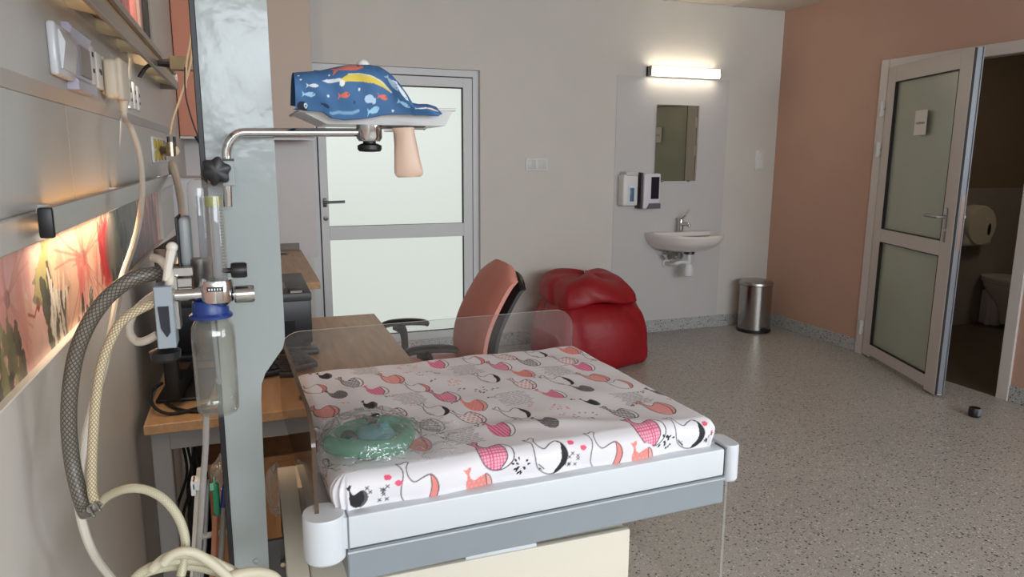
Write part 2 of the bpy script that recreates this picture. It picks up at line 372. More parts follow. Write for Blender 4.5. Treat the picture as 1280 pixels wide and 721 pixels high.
MB(LM).box(W+.001, W+.006, .022, .046, .88, 1.2).build('lock_strike', CHROME, leaf, False)
gp = MB(LM)
for z0, z1 in ((.105, .835), (.925, 1.9)):
    g = MB(LM)
    for a in ((.105, .109), (.811, .815)): g.box(a[0], a[1], -.001, .02, z0, z1)
    for a in ((z0, z0+.004), (z1-.004, z1)): g.box(.109, .811, -.001, .02, a[0], a[1])
    g.build('bead', dk, leaf, False)
    MB(LM).box(.105, .815, .022, .036, z0, z1).build('glass_pane', mat('frosted_door_glass', (170, 176, 160), .22, var=.02, spec=.6), leaf, False)
for z in (1.73, 1.46, .2):
    h = MB(LM).box(-.038, -.004, -.022, -.001, z-.045, z-.004, .003, 1).box(-.038, -.004, -.022, -.001, z+.004, z+.045, .003, 1).tube([(-.012, -.018, z-.05), (-.012, -.018, z+.05)], .011, 10)
    h.build('hinge', WHITE, d2)
for s, y0 in ((-1, 0.), (1, t1)):
    h = MB(LM).box(.835, .865, min(y0, y0+s*.008), max(y0, y0+s*.008), 1.0, 1.12, .003, 1).tube([(.85, y0, 1.068), (.85, y0+s*.05, 1.068)], .009).tube(spline([(.855, y0+s*.05, 1.068), (.79, y0+s*.053, 1.068), (.72, y0+s*.048, 1.068), (.71, y0+s*.046, 1.064)], 4), .0095)
    h.box(.838, .862, min(y0, y0+s*.006), max(y0, y0+s*.006), .92, .985, .003, 1); h.build('door_handle', STEEL, leaf)
sign = MB(LM).box(.40, .535, -.0025, -.0005, 1.545, 1.695).build('door_sign', mat('paper_white', (226, 220, 216), .6), leaf, False)
def text(body, size, M, name, material, parent, align='CENTER'):
    cu = bpy.data.curves.new(name, 'FONT'); cu.body = body; cu.size = size; cu.align_x = align; cu.align_y = 'CENTER'; cu.extrude = .0002
    o = bpy.data.objects.new(name+'_curve', cu); COL.objects.link(o); dg = bpy.context.evaluated_depsgraph_get()
    me = bpy.data.meshes.new_from_object(o.evaluated_get(dg)); bpy.data.objects.remove(o); bpy.data.curves.remove(cu)
    me.transform(M); me.name = name; me.materials.clear(); me.materials.append(material); return link(name, me, parent)
text('ŁAZIENKA', .021, LM @ Matrix.Translation((.4675, -.003, 1.617)) @ Matrix.Rotation(PI/2, 4, 'X'), 'lettering', BLACKM, d2)
# ================================================================== fixtures of the back wall
t = thing('wall_light', (3.2, YB-.04, 2.04), 'glowing white bar light on the back wall above the mirror', 'light')
MB().box(2.888, 3.508, YB-.03, YB-.004, 2.0, 2.072, .003, 1).box(2.888, 2.896, YB-.075, YB-.004, 2.0, 2.072, .002, 1).box(3.5, 3.508, YB-.075, YB-.004, 2.0, 2.072, .002, 1).build('housing', mat('grey_lamp_housing', (150, 146, 140), .5), t)
MB().box(2.896, 3.5, YB-.078, YB-.03, 2.004, 2.068, .006).build('diffuser', mat('lit_diffuser', (255, 250, 240), .4, emit=((255, 240, 214), 10.)), t)
t = thing('wall_mirror', (3.18, YB-.005, 1.217), 'frameless rectangular mirror on the wall between light bar and sink', 'mirror')
MB(Matrix.Translation((3.18, YB-.0105, 0)) @ Matrix.Rotation(math.radians(.62), 4, 'Z')).box(-.192, .192, -.002, .002, 1.217, 1.797).build('mirror_glass', mat('mirror_silver', (214, 216, 208), .015, 1.), t, False)
MB().box(2.992, 3.368, YB-.0085, YB-.004, 1.221, 1.793).build('backing', BLACK, t, False)
for x in (3.06, 3.3): MB().box(x-.012, x+.012, YB-.016, YB-.004, 1.209, 1.222, .002, 1).build('clip', CHROME, t)

t = thing('wall_sink', (3.23, YB, .62), 'white wall-hung washbasin on the back wall beneath the mirror', 'sink')
cx, cz = 3.215, .815
def basin_rows():
    rows = []
    prof = [(1.0, 0.), (1.012, -.011), (1.0, -.028), (.96, -.060), (.86, -.095), (.7, -.124), (.5, -.140), (.25, -.146)]
    inner = [(.93, .0), (.90, -.008), (.85, -.04), (.72, -.075), (.45, -.095), (.1, -.10)]
    def ring(k, z, a=.285, d=.42):
        pts = []
        for i in range(33):
            th = PI*i/32; ex = 2.6
            c_, s_ = math.cos(th), math.sin(th)
            x = abs(c_)**(2/ex)*(1 if c_ > 0 else -1)*a*k; y = abs(s_)**(2/ex)*d*k
            pts.append((cx+x, YB-.006-y, cz+z))
        return pts
    for k, z in prof[::-1]: rows.append(ring(k, z))
    rows.append(ring(.985, .004)); 
    for k, z in inner:
        r = ring(k, z); rows.append([(p[0], min(p[1], YB-.095), p[2]) for p in r])
    return rows
cer = mat('white_ceramic', (226, 222, 218), .12, coat=.4)
m = MB(); m.grid(basin_rows()); m.build('basin', cer, t)
MB().box(cx-.262, cx+.262, YB-.105, YB-.004, cz-.03, cz+.004, .006).build('back_ledge', cer, t)
tap = MB().lathe([(.028, 0), (.028, .006), (.022, .01), (.021, .085), (.019, .095)], (cx+.0, YB-.065, cz+.004), 20).tube(spline([(cx, YB-.065, cz+.06), (cx+.005, YB-.12, cz+.072), (cx+.012, YB-.165, cz+.066)], 5), [.017]*10+[.014], 12)
tap.ball((cx+.012, YB-.165, cz+.058), (.013, .013, .014)); tp = tap.build('tap', CHROME, t)
MB().tube(spline([(cx, YB-.065, cz+.1), (cx+.018, YB-.09, cz+.13), (cx+.045, YB-.11, cz+.185)], 4), [.012, .011, .01, .008, .008, .007, .006, .005, .005], 8).lathe([(.02, 0), (.02, .012), (.014, .022)], (cx, YB-.065, cz+.094), 16).build('lever', CHROME, tp)
s = MB().lathe([(.03, 0), (.038, .01), (.04, .06), (.036, .075), (.03, .085), (.03, .105), (.02, .11), (.02, .2)], (cx+.02, YB-.17, .475), 20).tube(spline([(cx+.02, YB-.17, .59), (cx-.05, YB-.165, .592), (cx-.085, YB-.15, .58), (cx-.09, YB-.09, .565), (cx-.085, YB-.004, .565)], 6), .016, 12)
s.lathe([(.034, 0), (.034, .006)], (cx-.085, YB-.01, .565), 16, (0, -1, 0)); s.build('siphon', mat('white_pvc', (216, 216, 216), .35), t)
MB().lathe([(.042, 0), (.042, .02), (.03, .024)], (cx+.02, YB-.17, .655), 20).build('waste_collar', mat('dark_steel', (92, 92, 92), .35, 1.), t)
for x in (-.1, -.005):
    MB().lathe([(.012, 0), (.012, .07), (.026, .07), (.030, .10), (.026, .115)], (cx+x-.02, YB-.004, .635), 14, (0, -1, 0)).tube([(cx+x-.02, YB-.03, .635), (cx+x+.0, YB-.03, .62), (cx+x+.012, YB-.05, .70)], .006).build('valve', CHROME, t)

t = thing('soap_dispenser', (2.74, YB, 1.03), 'white dispenser with slim blue window, left of the pair beside the mirror', 'dispenser')
MB().box(2.672, 2.80, YB-.10, YB-.006, 1.035, 1.27, .014, 3).build('body', WHITE, t)
MB().box(2.69, 2.80, YB-.105, YB-.01, 1.258, 1.292, .012, 3).build('lid', mat('pale_grey_plastic', (204, 206, 208), .35), t)
MB().box(2.712, 2.778, YB-.104, YB-.097, 1.05, 1.185, .003, 1).build('window_surround', mat('ice_white_plastic', (212, 224, 236), .35), t)
MB().box(2.727, 2.763, YB-.108, YB-.103, 1.068, 1.17, .004, 2).build('window', mat('blue_grey_window', (92, 116, 140), .2), t)
t = thing('towel_dispenser', (2.92, YB, 1.0), 'white dispenser with dark window, right of the pair beside the mirror', 'dispenser')
MB().box(2.826, 2.842, YB-.10, YB-.006, 1.01, 1.285, .004).build('back_plate', mat('charcoal_plastic', (66, 64, 66), .4), t)
MB().box(2.842, 2.988, YB-.115, YB-.006, 1.01, 1.277, .012, 3).build('body', mat('cool_white_plastic', (218, 216, 222), .35), t)
MB().box(2.902, 2.972, YB-.119, YB-.113, 1.085, 1.252, .002, 1).build('window', mat('dark_violet_window', (38, 32, 46), .15), t)
MB().prism([(2.868, 1.012), (2.984, 1.012), (2.984, 1.052), (2.89, 1.052)], 'XZ', YB-.128, YB-.112).build('push_bar', mat('grey_plastic', (98, 100, 104), .4), t, False)

t = thing('light_switch', (2.0, YB, 1.34), 'white double rocker switch on the wall right of the frosted door', 'switch')
MB().box(1.918, 2.088, YB-.01, YB, 1.298, 1.388, .003).build('plate', WHITE, t)
for x in (1.962, 2.044):
    MB().box(x-.032, x+.032, YB-.014, YB-.008, 1.312, 1.376, .003).build('rocker', mat('switch_rocker', (206, 206, 204), .4), t)
t = thing('wall_socket', (3.98, YB, 1.4), 'white double switch plate on the wall near the right corner', 'socket')
MB().box(3.94, 4.02, YB-.012, YB, 1.30, 1.46, .003).build('plate', WHITE, t)
for z in (1.342, 1.42): MB().box(3.952, 4.008, YB-.017, YB-.01, z-.03, z+.03, .004).build('rocker', WHITE, t)

t = thing('pedal_bin', (3.86, 4.68, 0), 'stainless steel pedal bin standing in the far right corner', 'bin')
bc = (3.862, 4.695, 0)
MB().lathe([(.133, .0), (.136, .004), (.136, .022), (.13, .026)], bc, 40).build('base_ring', BLACK, t)
MB().lathe([(.128, .024), (.128, .385)], bc, 40).build('body', mat('polished_steel', (168, 164, 160), .2, 1.), t)
MB().lathe([(.131, .387), (.131, .405), (.125, .415), (.09, .424), (.0, .428)], bc, 40).build('lid', STEEL, t)
MB().lathe([(.1295, .383), (.1295, .389)], bc, 40).build('seam', BLACKM, t)
MB().box(3.825, 3.885, 4.535, 4.57, .03, .042, .004).build('pedal', BLACK, t)

t = thing('toilet', (6.0, 3.95, 0), 'white toilet seen in the dark bathroom beyond the open door', 'toilet')
tx = 5.95; rows = []
for k, z in ((.35, .04), (.42, .12), (.55, .2), (.8, .28), (.98, .35), (1., .385), (.9, .39)):
    rows.append([(tx+.19*k*math.cos(a), 4.02-.0+.27*k*math.sin(a)*(1.0), z) for a in np.linspace(0, 2*PI, 28, endpoint=False)])
MB().grid(rows, closed_v=True).build('bowl', cer, t)
MB().prism([(tx+.2*math.cos(a), 4.02+.285*math.sin(a)) for a in np.linspace(0, 2*PI, 28, endpoint=False)], 'XY', .392, .405).build('seat_ring', cer, t)
MB().prism([(tx+.2*math.cos(a), 4.02+.285*math.sin(a)) for a in np.linspace(0, 2*PI, 28, endpoint=False)], 'XY', .408, .428).build('lid', cer, t)
MB().tube([(5.90, 4.2, .0), (5.90, 4.2, .3)], .02).box(tx-.05, tx+.06, 4.12, 4.285, .0, .3, .02).build('pedestal', cer, t)
t = thing('paper_dispenser', (5.68, 4.29, .69), 'round cream jumbo paper dispenser on the bathroom wall by the toilet', 'dispenser')
MB().lathe([(.165, 0), (.168, .02), (.168, .10), (.155, .122), (.0, .126)], (5.66, 4.287, .86), 36, (0, -1, 0)).box(5.5, 5.82, 4.18, 4.287, .69, .86, .03, 3).build('drum', CREAM, t)
MB().ball((5.735, 4.16, .83), (.018, .006, .05)).build('slot', BLACK, t)
t = thing('door_stop', (3.70, 2.63, 0), 'small black rubber doorstop on the floor before the bathroom door', 'doorstop')
MB().lathe([(.026, 0), (.03, .006), (.03, .045), (.026, .052)], (3.705, 2.64, 0), 20).build('rubber_body', mat('black_rubber', (24, 23, 26), .45), t)
MB().box(3.69, 3.715, 2.606, 2.614, .012, .052, .003).build('metal_bracket', mat('bare_aluminium', (150, 158, 170)), t)

# ================================================================== red bean bag
t = thing('bean_bag', (2.2, 4.42, 0), 'big red bean bag slumped on the floor against the back wall', 'bean bag')
RED = mat('red_leatherette', (146, 11, 22), .5, bump=.9, bscale=16, var=.05, vscale=5)
def prof4(p, n=6):
    A = spline([(a, b, 0) for a, b, c_, d in p], n); B = spline([(c_, d, 0) for a, b, c_, d in p], n)
    return [(u.x, u.y, v.x, v.y) for u, v in zip(A, B)]
def bag_rows(prof, c, seed, crease, n=128, sqp=.3):
    """a sack: squarish plan, slack hollows and ridged folds"""
    rg = random.Random(seed); ph = [rg.uniform(0, 6.28) for _ in range(12)]; rows = []
    for i, (r, z, sx, ox) in enumerate(prof):
        row = []
        for k in range(n):
            a = 2*PI*k/n
            w_ = sum(math.sin((j+2)*a+ph[j]+z*7*(1 if j % 2 else -1))/(j+2.5) for j in range(5))
            fold = sum(max(0, 1-abs(math.sin(.5*((a-ph[5+j])*(2+j % 2)+z*(5-3*(j % 3)))))*5) for j in range(4))
            sq = 1/max(abs(math.cos(a)), abs(math.sin(a)))**sqp
            rr = r*(1+.04*w_*crease-.035*crease*fold)*sq
            row.append((c[0]+ox+rr*sx*math.cos(a), min(c[1]+rr*.96*math.sin(a), YB-.012), max(0, z+.018*crease*(math.sin(3*a+ph[10]+z*6)+.6*math.sin(5*a+ph[11]))*min(1, z*5))))
        rows.append(row)
    return rows
pr = prof4([(.05, .0, 1, 0), (.33, .0, 1, 0), (.385, .03, 1, .03), (.40, .12, 1, .03), (.395, .22, 1, .03), (.375, .31, 1, .03), (.345, .37, 1, .03), (.31, .41, 1, .02), (.27, .44, 1, .0)])
MB().grid(bag_rows(pr, (2.185, 4.43), 3, .7), closed_v=True).build('body', RED, t, angle=80)
pr = prof4([(.26, .425, 1, .02), (.315, .425, 1, .04), (.335, .445, 1, .05), (.325, .49, 1, .04), (.285, .55, 1, .02), (.225, .588, 1, .02), (.1, .60, 1., .03), (.01, .596, 1., .03)])
MB().grid(bag_rows(pr, (2.16, 4.45), 12, 1.0, sqp=.36), closed_v=True).build('top_fold', RED, t, angle=80)
# ================================================================== furniture on the left
OAK = mat('oak_laminate', (172, 132, 98), .42, var=.0)
def wood(name, c1, c2, axis=1, sc=3.0):
    if name in MATS: return MATS[name]
    m = bpy.data.materials.new(name); m.use_nodes = True; nt = m.node_tree; b = nt.nodes['Principled BSDF']; b.inputs['Roughness'].default_value = .42
    tc = nt.nodes.new('ShaderNodeTexCoord'); mp = nt.nodes.new('ShaderNodeMapping'); s = [28, 28, 28]; s[axis] = sc; mp.inputs['Scale'].default_value = s
    n = nt.nodes.new('ShaderNodeTexNoise'); n.inputs['Scale'].default_value = 1.6; n.inputs['Detail'].default_value = 6; n.inputs['Distortion'].default_value = .6
    r = nt.nodes.new('ShaderNodeValToRGB'); r.color_ramp.elements[0].position = .32; r.color_ramp.elements[1].position = .7
    r.color_ramp.elements[0].color = (*lin(c1), 1); r.color_ramp.elements[1].color = (*lin(c2), 1)
    nt.links.new(tc.outputs['Object'], mp.inputs[0]); nt.links.new(mp.outputs[0], n.inputs[0]); nt.links.new(n.outputs['Fac'], r.inputs[0]); nt.links.new(r.outputs[0], b.inputs['Base Color'])
    MATS[name] = m; return m
OAK = wood('oak_desk_laminate', (168, 132, 96), (192, 156, 118)); OAKD = wood('brown_cabinet_laminate', (160, 112, 70), (182, 132, 88), 2)
GREY = mat('grey_metal_frame', (152, 152, 152), .45)

t = thing('desk', (.1, 2.45, 0), 'oak-top desk with grey metal frame carrying the printer and keyboard', 'desk')
MB().box(-.272, .482, 1.885, 2.99, .714, .74, .002, 1).build('desktop', OAK, t)
fr = MB().box(-.255, .46, 1.915, 1.945, .66, .713).box(-.255, .46, 2.93, 2.96, .66, .713).box(-.255, -.225, 1.945, 2.93, .66, .713).box(.43, .46, 1.945, 2.93, .66, .713).build('frame', GREY, t, False)
for x in (-.262, .422):
    for y in (1.912, 2.922):
        MB().box(x, x+.045, y, y+.045, .02, .713, .003, 1).lathe([(.02, 0), (.02, .02)], (x+.022, y+.022, 0), 12).build('leg', GREY, t)
t = thing('drawer_cabinet', (-.04, 2.3, 0), 'brown wooden drawer cabinet standing under the oak desk', 'cabinet')
MB().box(-.15, .25, 2.1, 2.62, .03, .51, .002, 1).build('body', OAKD, t)
MB().box(-.155, .255, 2.09, 2.63, .512, .532, .002, 1).build('top', OAKD, t)
for z in (.05, .2, .35):
    d = MB().box(.252, .268, 2.105, 2.615, z, z+.145, .002, 1).build('drawer', OAKD, t); MB().tube([(.27, 2.3, z+.1), (.285, 2.3, z+.1), (.285, 2.42, z+.1), (.27, 2.42, z+.1)], .005).build('handle', STEEL, d)
for y in (2.14, 2.58): MB().box(-.1, .2, y-.02, y+.02, 0, .03).build('plinth', BLACKM, t, False)
t = thing('computer_tower', (-.2, 2.35, 0), 'black computer case in the shadow beneath the desk by the wall', 'computer')
MB().box(-.212, -.165, 2.12, 2.55, .02, .46, .006).build('case', mat('dark_computer_case', (26, 26, 28), .5), t)
MB().box(-.205, -.17, 2.112, 2.121, .06, .42, .003, 1).build('front_panel', BLACK, t)
for y in (2.15, 2.5): MB().box(-.21, -.167, y, y+.03, 0, .02).build('foot', BLACKM, t, False)
m = MB()
for k, (x0, y0) in enumerate(((-.2, 1.99), (-.185, 2.0), (-.215, 2.02))):
    m.tube(spline([(x0, y0+.06, .66), (x0+.02, y0, .55), (x0-.015, y0+.02, .42), (x0+.03*(k-1), y0+.01, .3), (x0, y0+.05, .15), (x0+.01, y0+.09, .03)], 6), .004, 6)
tag(m.build('cable_bundle', BLACKM), 'black cables hanging down under the desk beside the drawer cabinet', 'cable')

t = thing('monitor', (-.15, 2.28, .74), 'black computer monitor seen edge-on on the desk by the wall', 'monitor')
MM = Matrix.Translation((-.200, 2.205, 0)) @ Matrix.Rotation(math.radians(-4), 4, 'Z')
MB(MM).box(-.016, .02, -.205, .205, .756, 1.165, .006).build('casing', BLACK, t)
MB(MM).box(.019, .022, -.193, .193, .81, 1.15).build('screen', mat('dark_screen', (10, 10, 12), .12), t, False)
MB(MM).box(-.03, .0, -.03, .03, .752, .95, .004).box(-.05, .085, -.16, .13, .741, .752, .004).build('stand', BLACK, t)
tag(MB().tube(spline([(-.24, 2.04, .80), (-.262, 2.0, .79), (-.255, 1.96, .765), (-.22, 1.94, .747), (-.17, 1.95, .7465), (-.1, 2.0, .746), (-.05, 1.96, .746), (-.08, 1.93, .746), (-.15, 1.935, .746), (-.2, 1.97, .7465), (-.235, 2.03, .747)], 8), .0045, 8).build('cable', BLACKM), 'black cable lying in a loop on the front edge of the desk', 'cable')
t = thing('keyboard', (.02, 2.28, .74), 'dark computer keyboard on the oak desk behind the infant bed', 'keyboard')
KM = Matrix.Translation((.035, 2.275, .741)) @ Matrix.Rotation(math.radians(13), 4, 'Z') @ Matrix.Rotation(math.radians(-3), 4, 'Y')
kb = MB(KM).box(-.125, .13, -.085, .085, .004, .022, .004).build('body', BLACK, t)
kd = mat('key_grey', (46, 46, 50), .5); proto = None
for r in range(6):
    for c in range(11):
        x = -.117+c*.0213; y = -.076+r*.0257
        if proto is None: k_ = MB().box(0, .0185, 0, .022, 0, .0075, .002, 1).build('key', kd, t); proto = k_.data
        else: k_ = link('key', proto, t)
        k_.matrix_basis = KM @ Matrix.Translation((x, y, .0225)); 
t = thing('printer', (0, 2.68, .74), 'black desktop printer on the oak desk under the rear desktop', 'printer')
PB = mat('printer_black', (30, 31, 36), .4); PT = mat('printer_grey_top', (58, 57, 58), .45)
MB().box(-.22, .186, 2.47, 2.9, .765, .925, .008).build('body', PB, t)
MB().box(-.222, .188, 2.462, 2.9, .915, .945, .006).build('lid', PT, t)
MB().box(.03, .11, 2.55, 2.68, .945, .948).build('lid_label', mat('printer_panel', (86, 84, 84), .3), t, False)
MB().box(.115, .165, 2.485, 2.545, .945, .953, .003).build('control_panel', BLACK, t); MB().box(.12, .158, 2.466, 2.474, .945, .951).build('button', mat('pale_button', (150, 148, 140), .4), t, False)
MB().box(.0, .075, 2.462, 2.472, .86, .905).build('slot', BLACKM, t, False); MB().box(.02, .13, 2.462, 2.472, .79, .85).build('tray_door', mat('printer_door', (20, 20, 24), .3), t, False)
MB().box(-.2, .18, 2.44, 2.8, .741, .766, .006).build('paper_tray', PB, t); MB().box(.1, .2, 2.40, 2.47, .742, .762, .008).build('tray_lip', BLACK, t)

t = thing('rear_desk', (0, 4.2, 0), 'second oak desktop with cable hole standing against the back wall', 'desk')
MB().box(XL+.01, .318, 3.58, 4.88, .752, .788, .002, 1).build('desktop', OAK, t)
MB().box(XL+.01, .31, 4.88, 4.898, .788, .83, .002, 1).build('upstand', mat('grey_upstand', (120, 112, 106), .4), t)
MB().lathe([(.04, 0), (.04, .004), (.03, .005), (.03, .002)], (.19, 4.66, .788), 24).build('cable_grommet', mat('grey_plastic', (98, 100, 104)), t)
MB().lathe([(.026, 0), (.026, .001)], (.19, 4.66, .7915), 20).build('grommet_hole', BLACKM, t)
for x, y in ((.02, 3.62), (.02, 4.8), (-.32, 3.62), (-.32, 4.8)): MB().box(x, x+.045, y, y+.045, 0, .752, .003, 1).build('leg', GREY, t)
t = thing('box_cabinet', (-.18, 4.0, .79), 'pale grey cabinet on the rear desk behind the tall column', 'cabinet')
PG = mat('pale_grey_laminate', (198, 200, 206), .45)
MB().box(-.325, -.02, 3.72, 4.2, .789, 1.29, .003, 1).build('body', PG, t); MB().box(-.323, -.173, 3.703, 3.72, .795, 1.285, .002, 1).box(-.169, -.022, 3.703, 3.72, .795, 1.285, .002, 1).build('door', PG, t)

t = thing('wall_cupboard', (0, 4.75, 1.5), 'salmon and beige wall cupboard hung above the rear desk left of the door', 'cupboard')
MB().box(XL+.005, .412, 4.6, YB-.007, 1.498, 2.53, .002, 1).build('body', mat('beige_laminate', (190, 172, 158), .5), t)
MB().box(XL+.005, -.02, 4.578, 4.6, 1.505, 2.53, .002, 1).build('door', mat('salmon_laminate', (196, 128, 100), .5), t)
MB().box(-.016, .412, 4.578, 4.6, 1.505, 2.53, .002, 1).build('door', mat('beige_laminate', (190, 172, 158)), t)
MB().box(XL+.005, .412, 4.575, 4.6, 1.49, 1.503).build('bottom_trim', PG, t, False)

# ------------------------------------------------------------------ office chair, facing the desk
t = thing('office_chair', (.85, 2.83, 0), 'salmon office chair with black shell and armrests drawn up to the desk', 'chair')
SAL = mat('salmon_upholstery', (204, 136, 122), .6, bump=.1, bscale=400); cy0, hw = 2.84, .22
prof = [(.845, .50), (.835, .57), (.838, .64), (.855, .71), (.885, .78), (.93, .86), (.975, .925), (1.01, .965)]
def chairback(off, thick, wd, top):
    rows = []
    P = spline([(x, 0, z) for x, z in prof], 4); N = len(P)
    for side in (0, 1):
        for i, p in (list(enumerate(P)) if side == 0 else list(enumerate(P))[::-1]):
            f = i/(N-1); half = wd*(1-.12*f-.18*max(0, (f-.85)/.15)**2); tn = (P[min(i+1, N-1)]-P[max(i-1, 0)]).normalized(); nx, nz = tn.z, -tn.x
            e = thick*(1 if side else 0)*(1-.55*max(0, (f-.8)/.2)); row = []
            for k in range(15):
                s_ = -1+2*k/14; bow = -.022*(1-s_*s_)*(0 if side else -1)*.6 + .03*s_*s_*0; rim = thick*.32*abs(s_)**6*(1 if not side else -1)
                row.append((p.x+nx*(off+e+rim)+bow*-1*nx, cy0+half*s_, p.z+nz*(off+e+rim)-top*abs(s_)**4*max(0, (f-.8)/.2)*.06))
            rows.append(row)
    return rows
m = MB(); R_ = chairback(0, .045, hw, 1); m.grid(R_, closed_u=True)
n_ = len(R_)
for e in (0, 14): m.add([r[e] for r in R_], [tuple(range(n_))])
m.build('backrest', SAL, t, angle=60)
m = MB(); R_ = chairback(.047, .04, hw*1.03, 1); m.grid(R_, closed_u=True)
for e in (0, 14): m.add([r[e] for r in R_], [tuple(range(n_))])
m.build('back_shell', BLACK, t, angle=60)
MB().box(.50, .88, 2.62, 3.06, .45, .52, .03, 4).build('seat', SAL, t); MB().box(.52, .92, 2.65, 3.05, .42, .452, .01).build('seat_pan', BLACK, t)
for y in (2.6, 3.08):
    a = MB().tube(spline([(.52, y, .655), (.56, y, .67), (.64, y, .672), (.71, y, .665), (.735, y, .655)], 4), [.024+.008*math.sin(PI*i/16) for i in range(17)], 10, flat=.5)
    a.tube(spline([(.60, y, .66), (.625, y, .62), (.63, y, .54), (.64, y, .46), (.70, y+(.05 if y < 2.85 else -.05), .435), (.78, y+(.1 if y < 2.85 else -.1), .435)], 4), [.052, .046, .040, .034, .029, .027, .026, .026, .025, .024, .02, .02, .02, .02, .02, .018, .018, .018, .018, .018, .018], 8, flat=.6)
    a.build('armrest', BLACK, t)
MB().tube(spline([(.72, 2.85, .43), (.86, 2.85, .425), (.92, 2.85, .47), (.905, 2.85, .6)], 5), .022, 8).build('back_bracket', BLACK, t)
MB().lathe([(.03, .09), (.03, .25), (.022, .25), (.022, .43)], (.68, 2.85, 0), 16).build('gas_column', BLACK, t)
for k in range(5):
    a = 2*PI*k/5+.3; c, s_ = math.cos(a), math.sin(a)
    MB().tube([(.68, 2.85, .115), (.68+.15*c, 2.85+.15*s_, .10), (.68+.29*c, 2.85+.29*s_, .075)], [.028, .024, .017], 8).build('base_arm', BLACK, t)
    MB().lathe([(.027, -.02), (.03, -.015), (.03, .015), (.027, .02)], (.68+.29*c, 2.85+.29*s_, .0305), 14, (-s_, c, 0)).build('caster', BLACKM, t)
# ================================================================== medical wall unit above and along the left wall
XP = -.298
bu = thing('bedhead_unit', (XP, 1.6, 0), 'pale grey medical wall panel with sockets, rail and flower mural on the left wall', 'wall panel')
PANEL = mat('pale_grey_panel', (186, 184, 178), .38, var=.02, vscale=4); LOW = mat('light_wall_laminate', (216, 212, 204), .45, var=.015, vscale=3)
y0, y1 = -.6, 3.42
jy = [-.6, .45, 1.53, 3.42]
MB().box(XL, XP, y0, y1, .06, 1.088, .0015, 1).build('lower_panel', LOW, bu)
for i in range(3):
    MB().box(XL, XP, jy[i]+.0012, jy[i+1]-.0012, 1.316, 1.488, .0015, 1).build('panel', PANEL, bu)
MB().prism([(XL, 1.488), (XP, 1.488), (XP+.003, 1.492), (XP+.016, 1.508), (XP+.016, 1.664), (XL, 1.664)], 'XZ', y0, 3.5).build('service_trunking', mat('trunking_grey', (190, 187, 182), .36), bu)
MB().box(XL, XP+.008, y0, y1, 1.272, 1.316, .002, 1).build('lower_lip', PANEL, bu)
# luminaire with louvres above the trunking
lu = MB().box(XL, -.285, y0, 3.1, 1.664, 1.70).box(-.232, -.22, y0, 3.1, 1.644, 1.674, .002, 1).box(XL, -.225, y0, 3.1, 1.70, 1.715).box(-.29, -.22, 3.09, 3.1, 1.644, 1.70).build('luminaire', mat('luminaire_silver', (160, 152, 142), .35, .5), bu)
for i in range(9):
    y = .7+.285*i
    MB().prism([(-.285, 1.66), (-.232, 1.65), (-.232, 1.67), (-.285, 1.69)], 'XZ', y, y+.006).build('louvre', mat('warm_louvre', (196, 176, 140), .35, .4), lu, False)
GLOW = mat('warm_tube_light', (255, 214, 160), .4, emit=((255, 206, 150), .9))
MB().box(-.283, -.236, .55, 3.08, 1.692, 1.699).build('reflector', mat('louvre_reflector', (196, 160, 110), .4, .3), lu, False)
MB().box(-.268, -.252, 1.0, 1.62, 1.684, 1.691).build('lamp_tube', GLOW, lu, False)
# mural strip under the rail and framed picture above
def flower(C, cx, cy, R, col, n=5, rot=0., dark=None, sq=1.):
    for k in range(n):
        a = rot+2*PI*k/n; rr = random.Random(k*7+int(cx*1000))
        pts = [(cx+R*f*(math.cos(a)*g-math.sin(a)*h)*sq, cy+R*f*(math.sin(a)*g+math.cos(a)*h)) for f, g, h in
               [(1, .05, 0), (1, .45, .32), (1, .85, .38), (1, 1.05+.1*rr.random(), .12), (1, .98, -.2), (1, .7, -.38), (1, .35, -.28)]]
        pts = [(p.x, p.y) for p in spline([(x, y, 0) for x, y in pts], 5, True)]
        c = tuple(min(255, max(0, q+rr.randint(-12, 12))) for q in col)
        C.poly(pts, c, .72)
        d = dark or tuple(q*.72 for q in col)
        for j in (-.14, 0, .14): C.stroke([(cx, cy), (cx+R*.5*math.cos(a+j)*sq, cy+R*.5*math.sin(a+j)), (cx+R*.92*math.cos(a+j*1.5)*sq, cy+R*.92*math.sin(a+j*1.5))], R*.025, d, alpha=.45)
    C.ell(cx, cy, R*.1*sq, R*.1, tuple(q*.6 for q in col), alpha=.8)
def leafpoly(C, x, y, L, wd, a, col, alpha=.85):
    c, s_ = math.cos(a), math.sin(a)
    P = [(0, 0), (.25, .8), (.55, 1), (.85, .5), (1, 0), (.8, -.6), (.5, -.95), (.2, -.7)]
    P = [(p.x, p.y) for p in spline([(u*L, v*wd, 0) for u, v in P], 5, True)]
    C.poly([(x+u*c-v*s_, y+u*s_+v*c) for u, v in P], col, alpha)
rg = random.Random(5)
MW = 3.45; C = Canvas(MW, .184, .0023, (216, 168, 150))       # along the wall from y=-.5, height from 1.088
def wu(px): return at(px, 400, X=XP-.012).y+.5
def blot(x, v, L, wd, a, col, alpha=.85):
    """a torn-edged watercolour patch"""
    c, q = math.cos(a), math.sin(a); P = []; n = 11
    for k in range(n): P.append((k/(n-1)*L, wd*(.35+.65*math.sin(PI*k/(n-1)))*rg.uniform(.45, 1.25)))
    for k in range(n-1, -1, -1): P.append((k/(n-1)*L, -wd*(.35+.65*math.sin(PI*k/(n-1)))*rg.uniform(.45, 1.25)))
    C.poly([(x+u*c-w_*q, v+u*q+w_*c) for u, w_ in P], col, alpha)
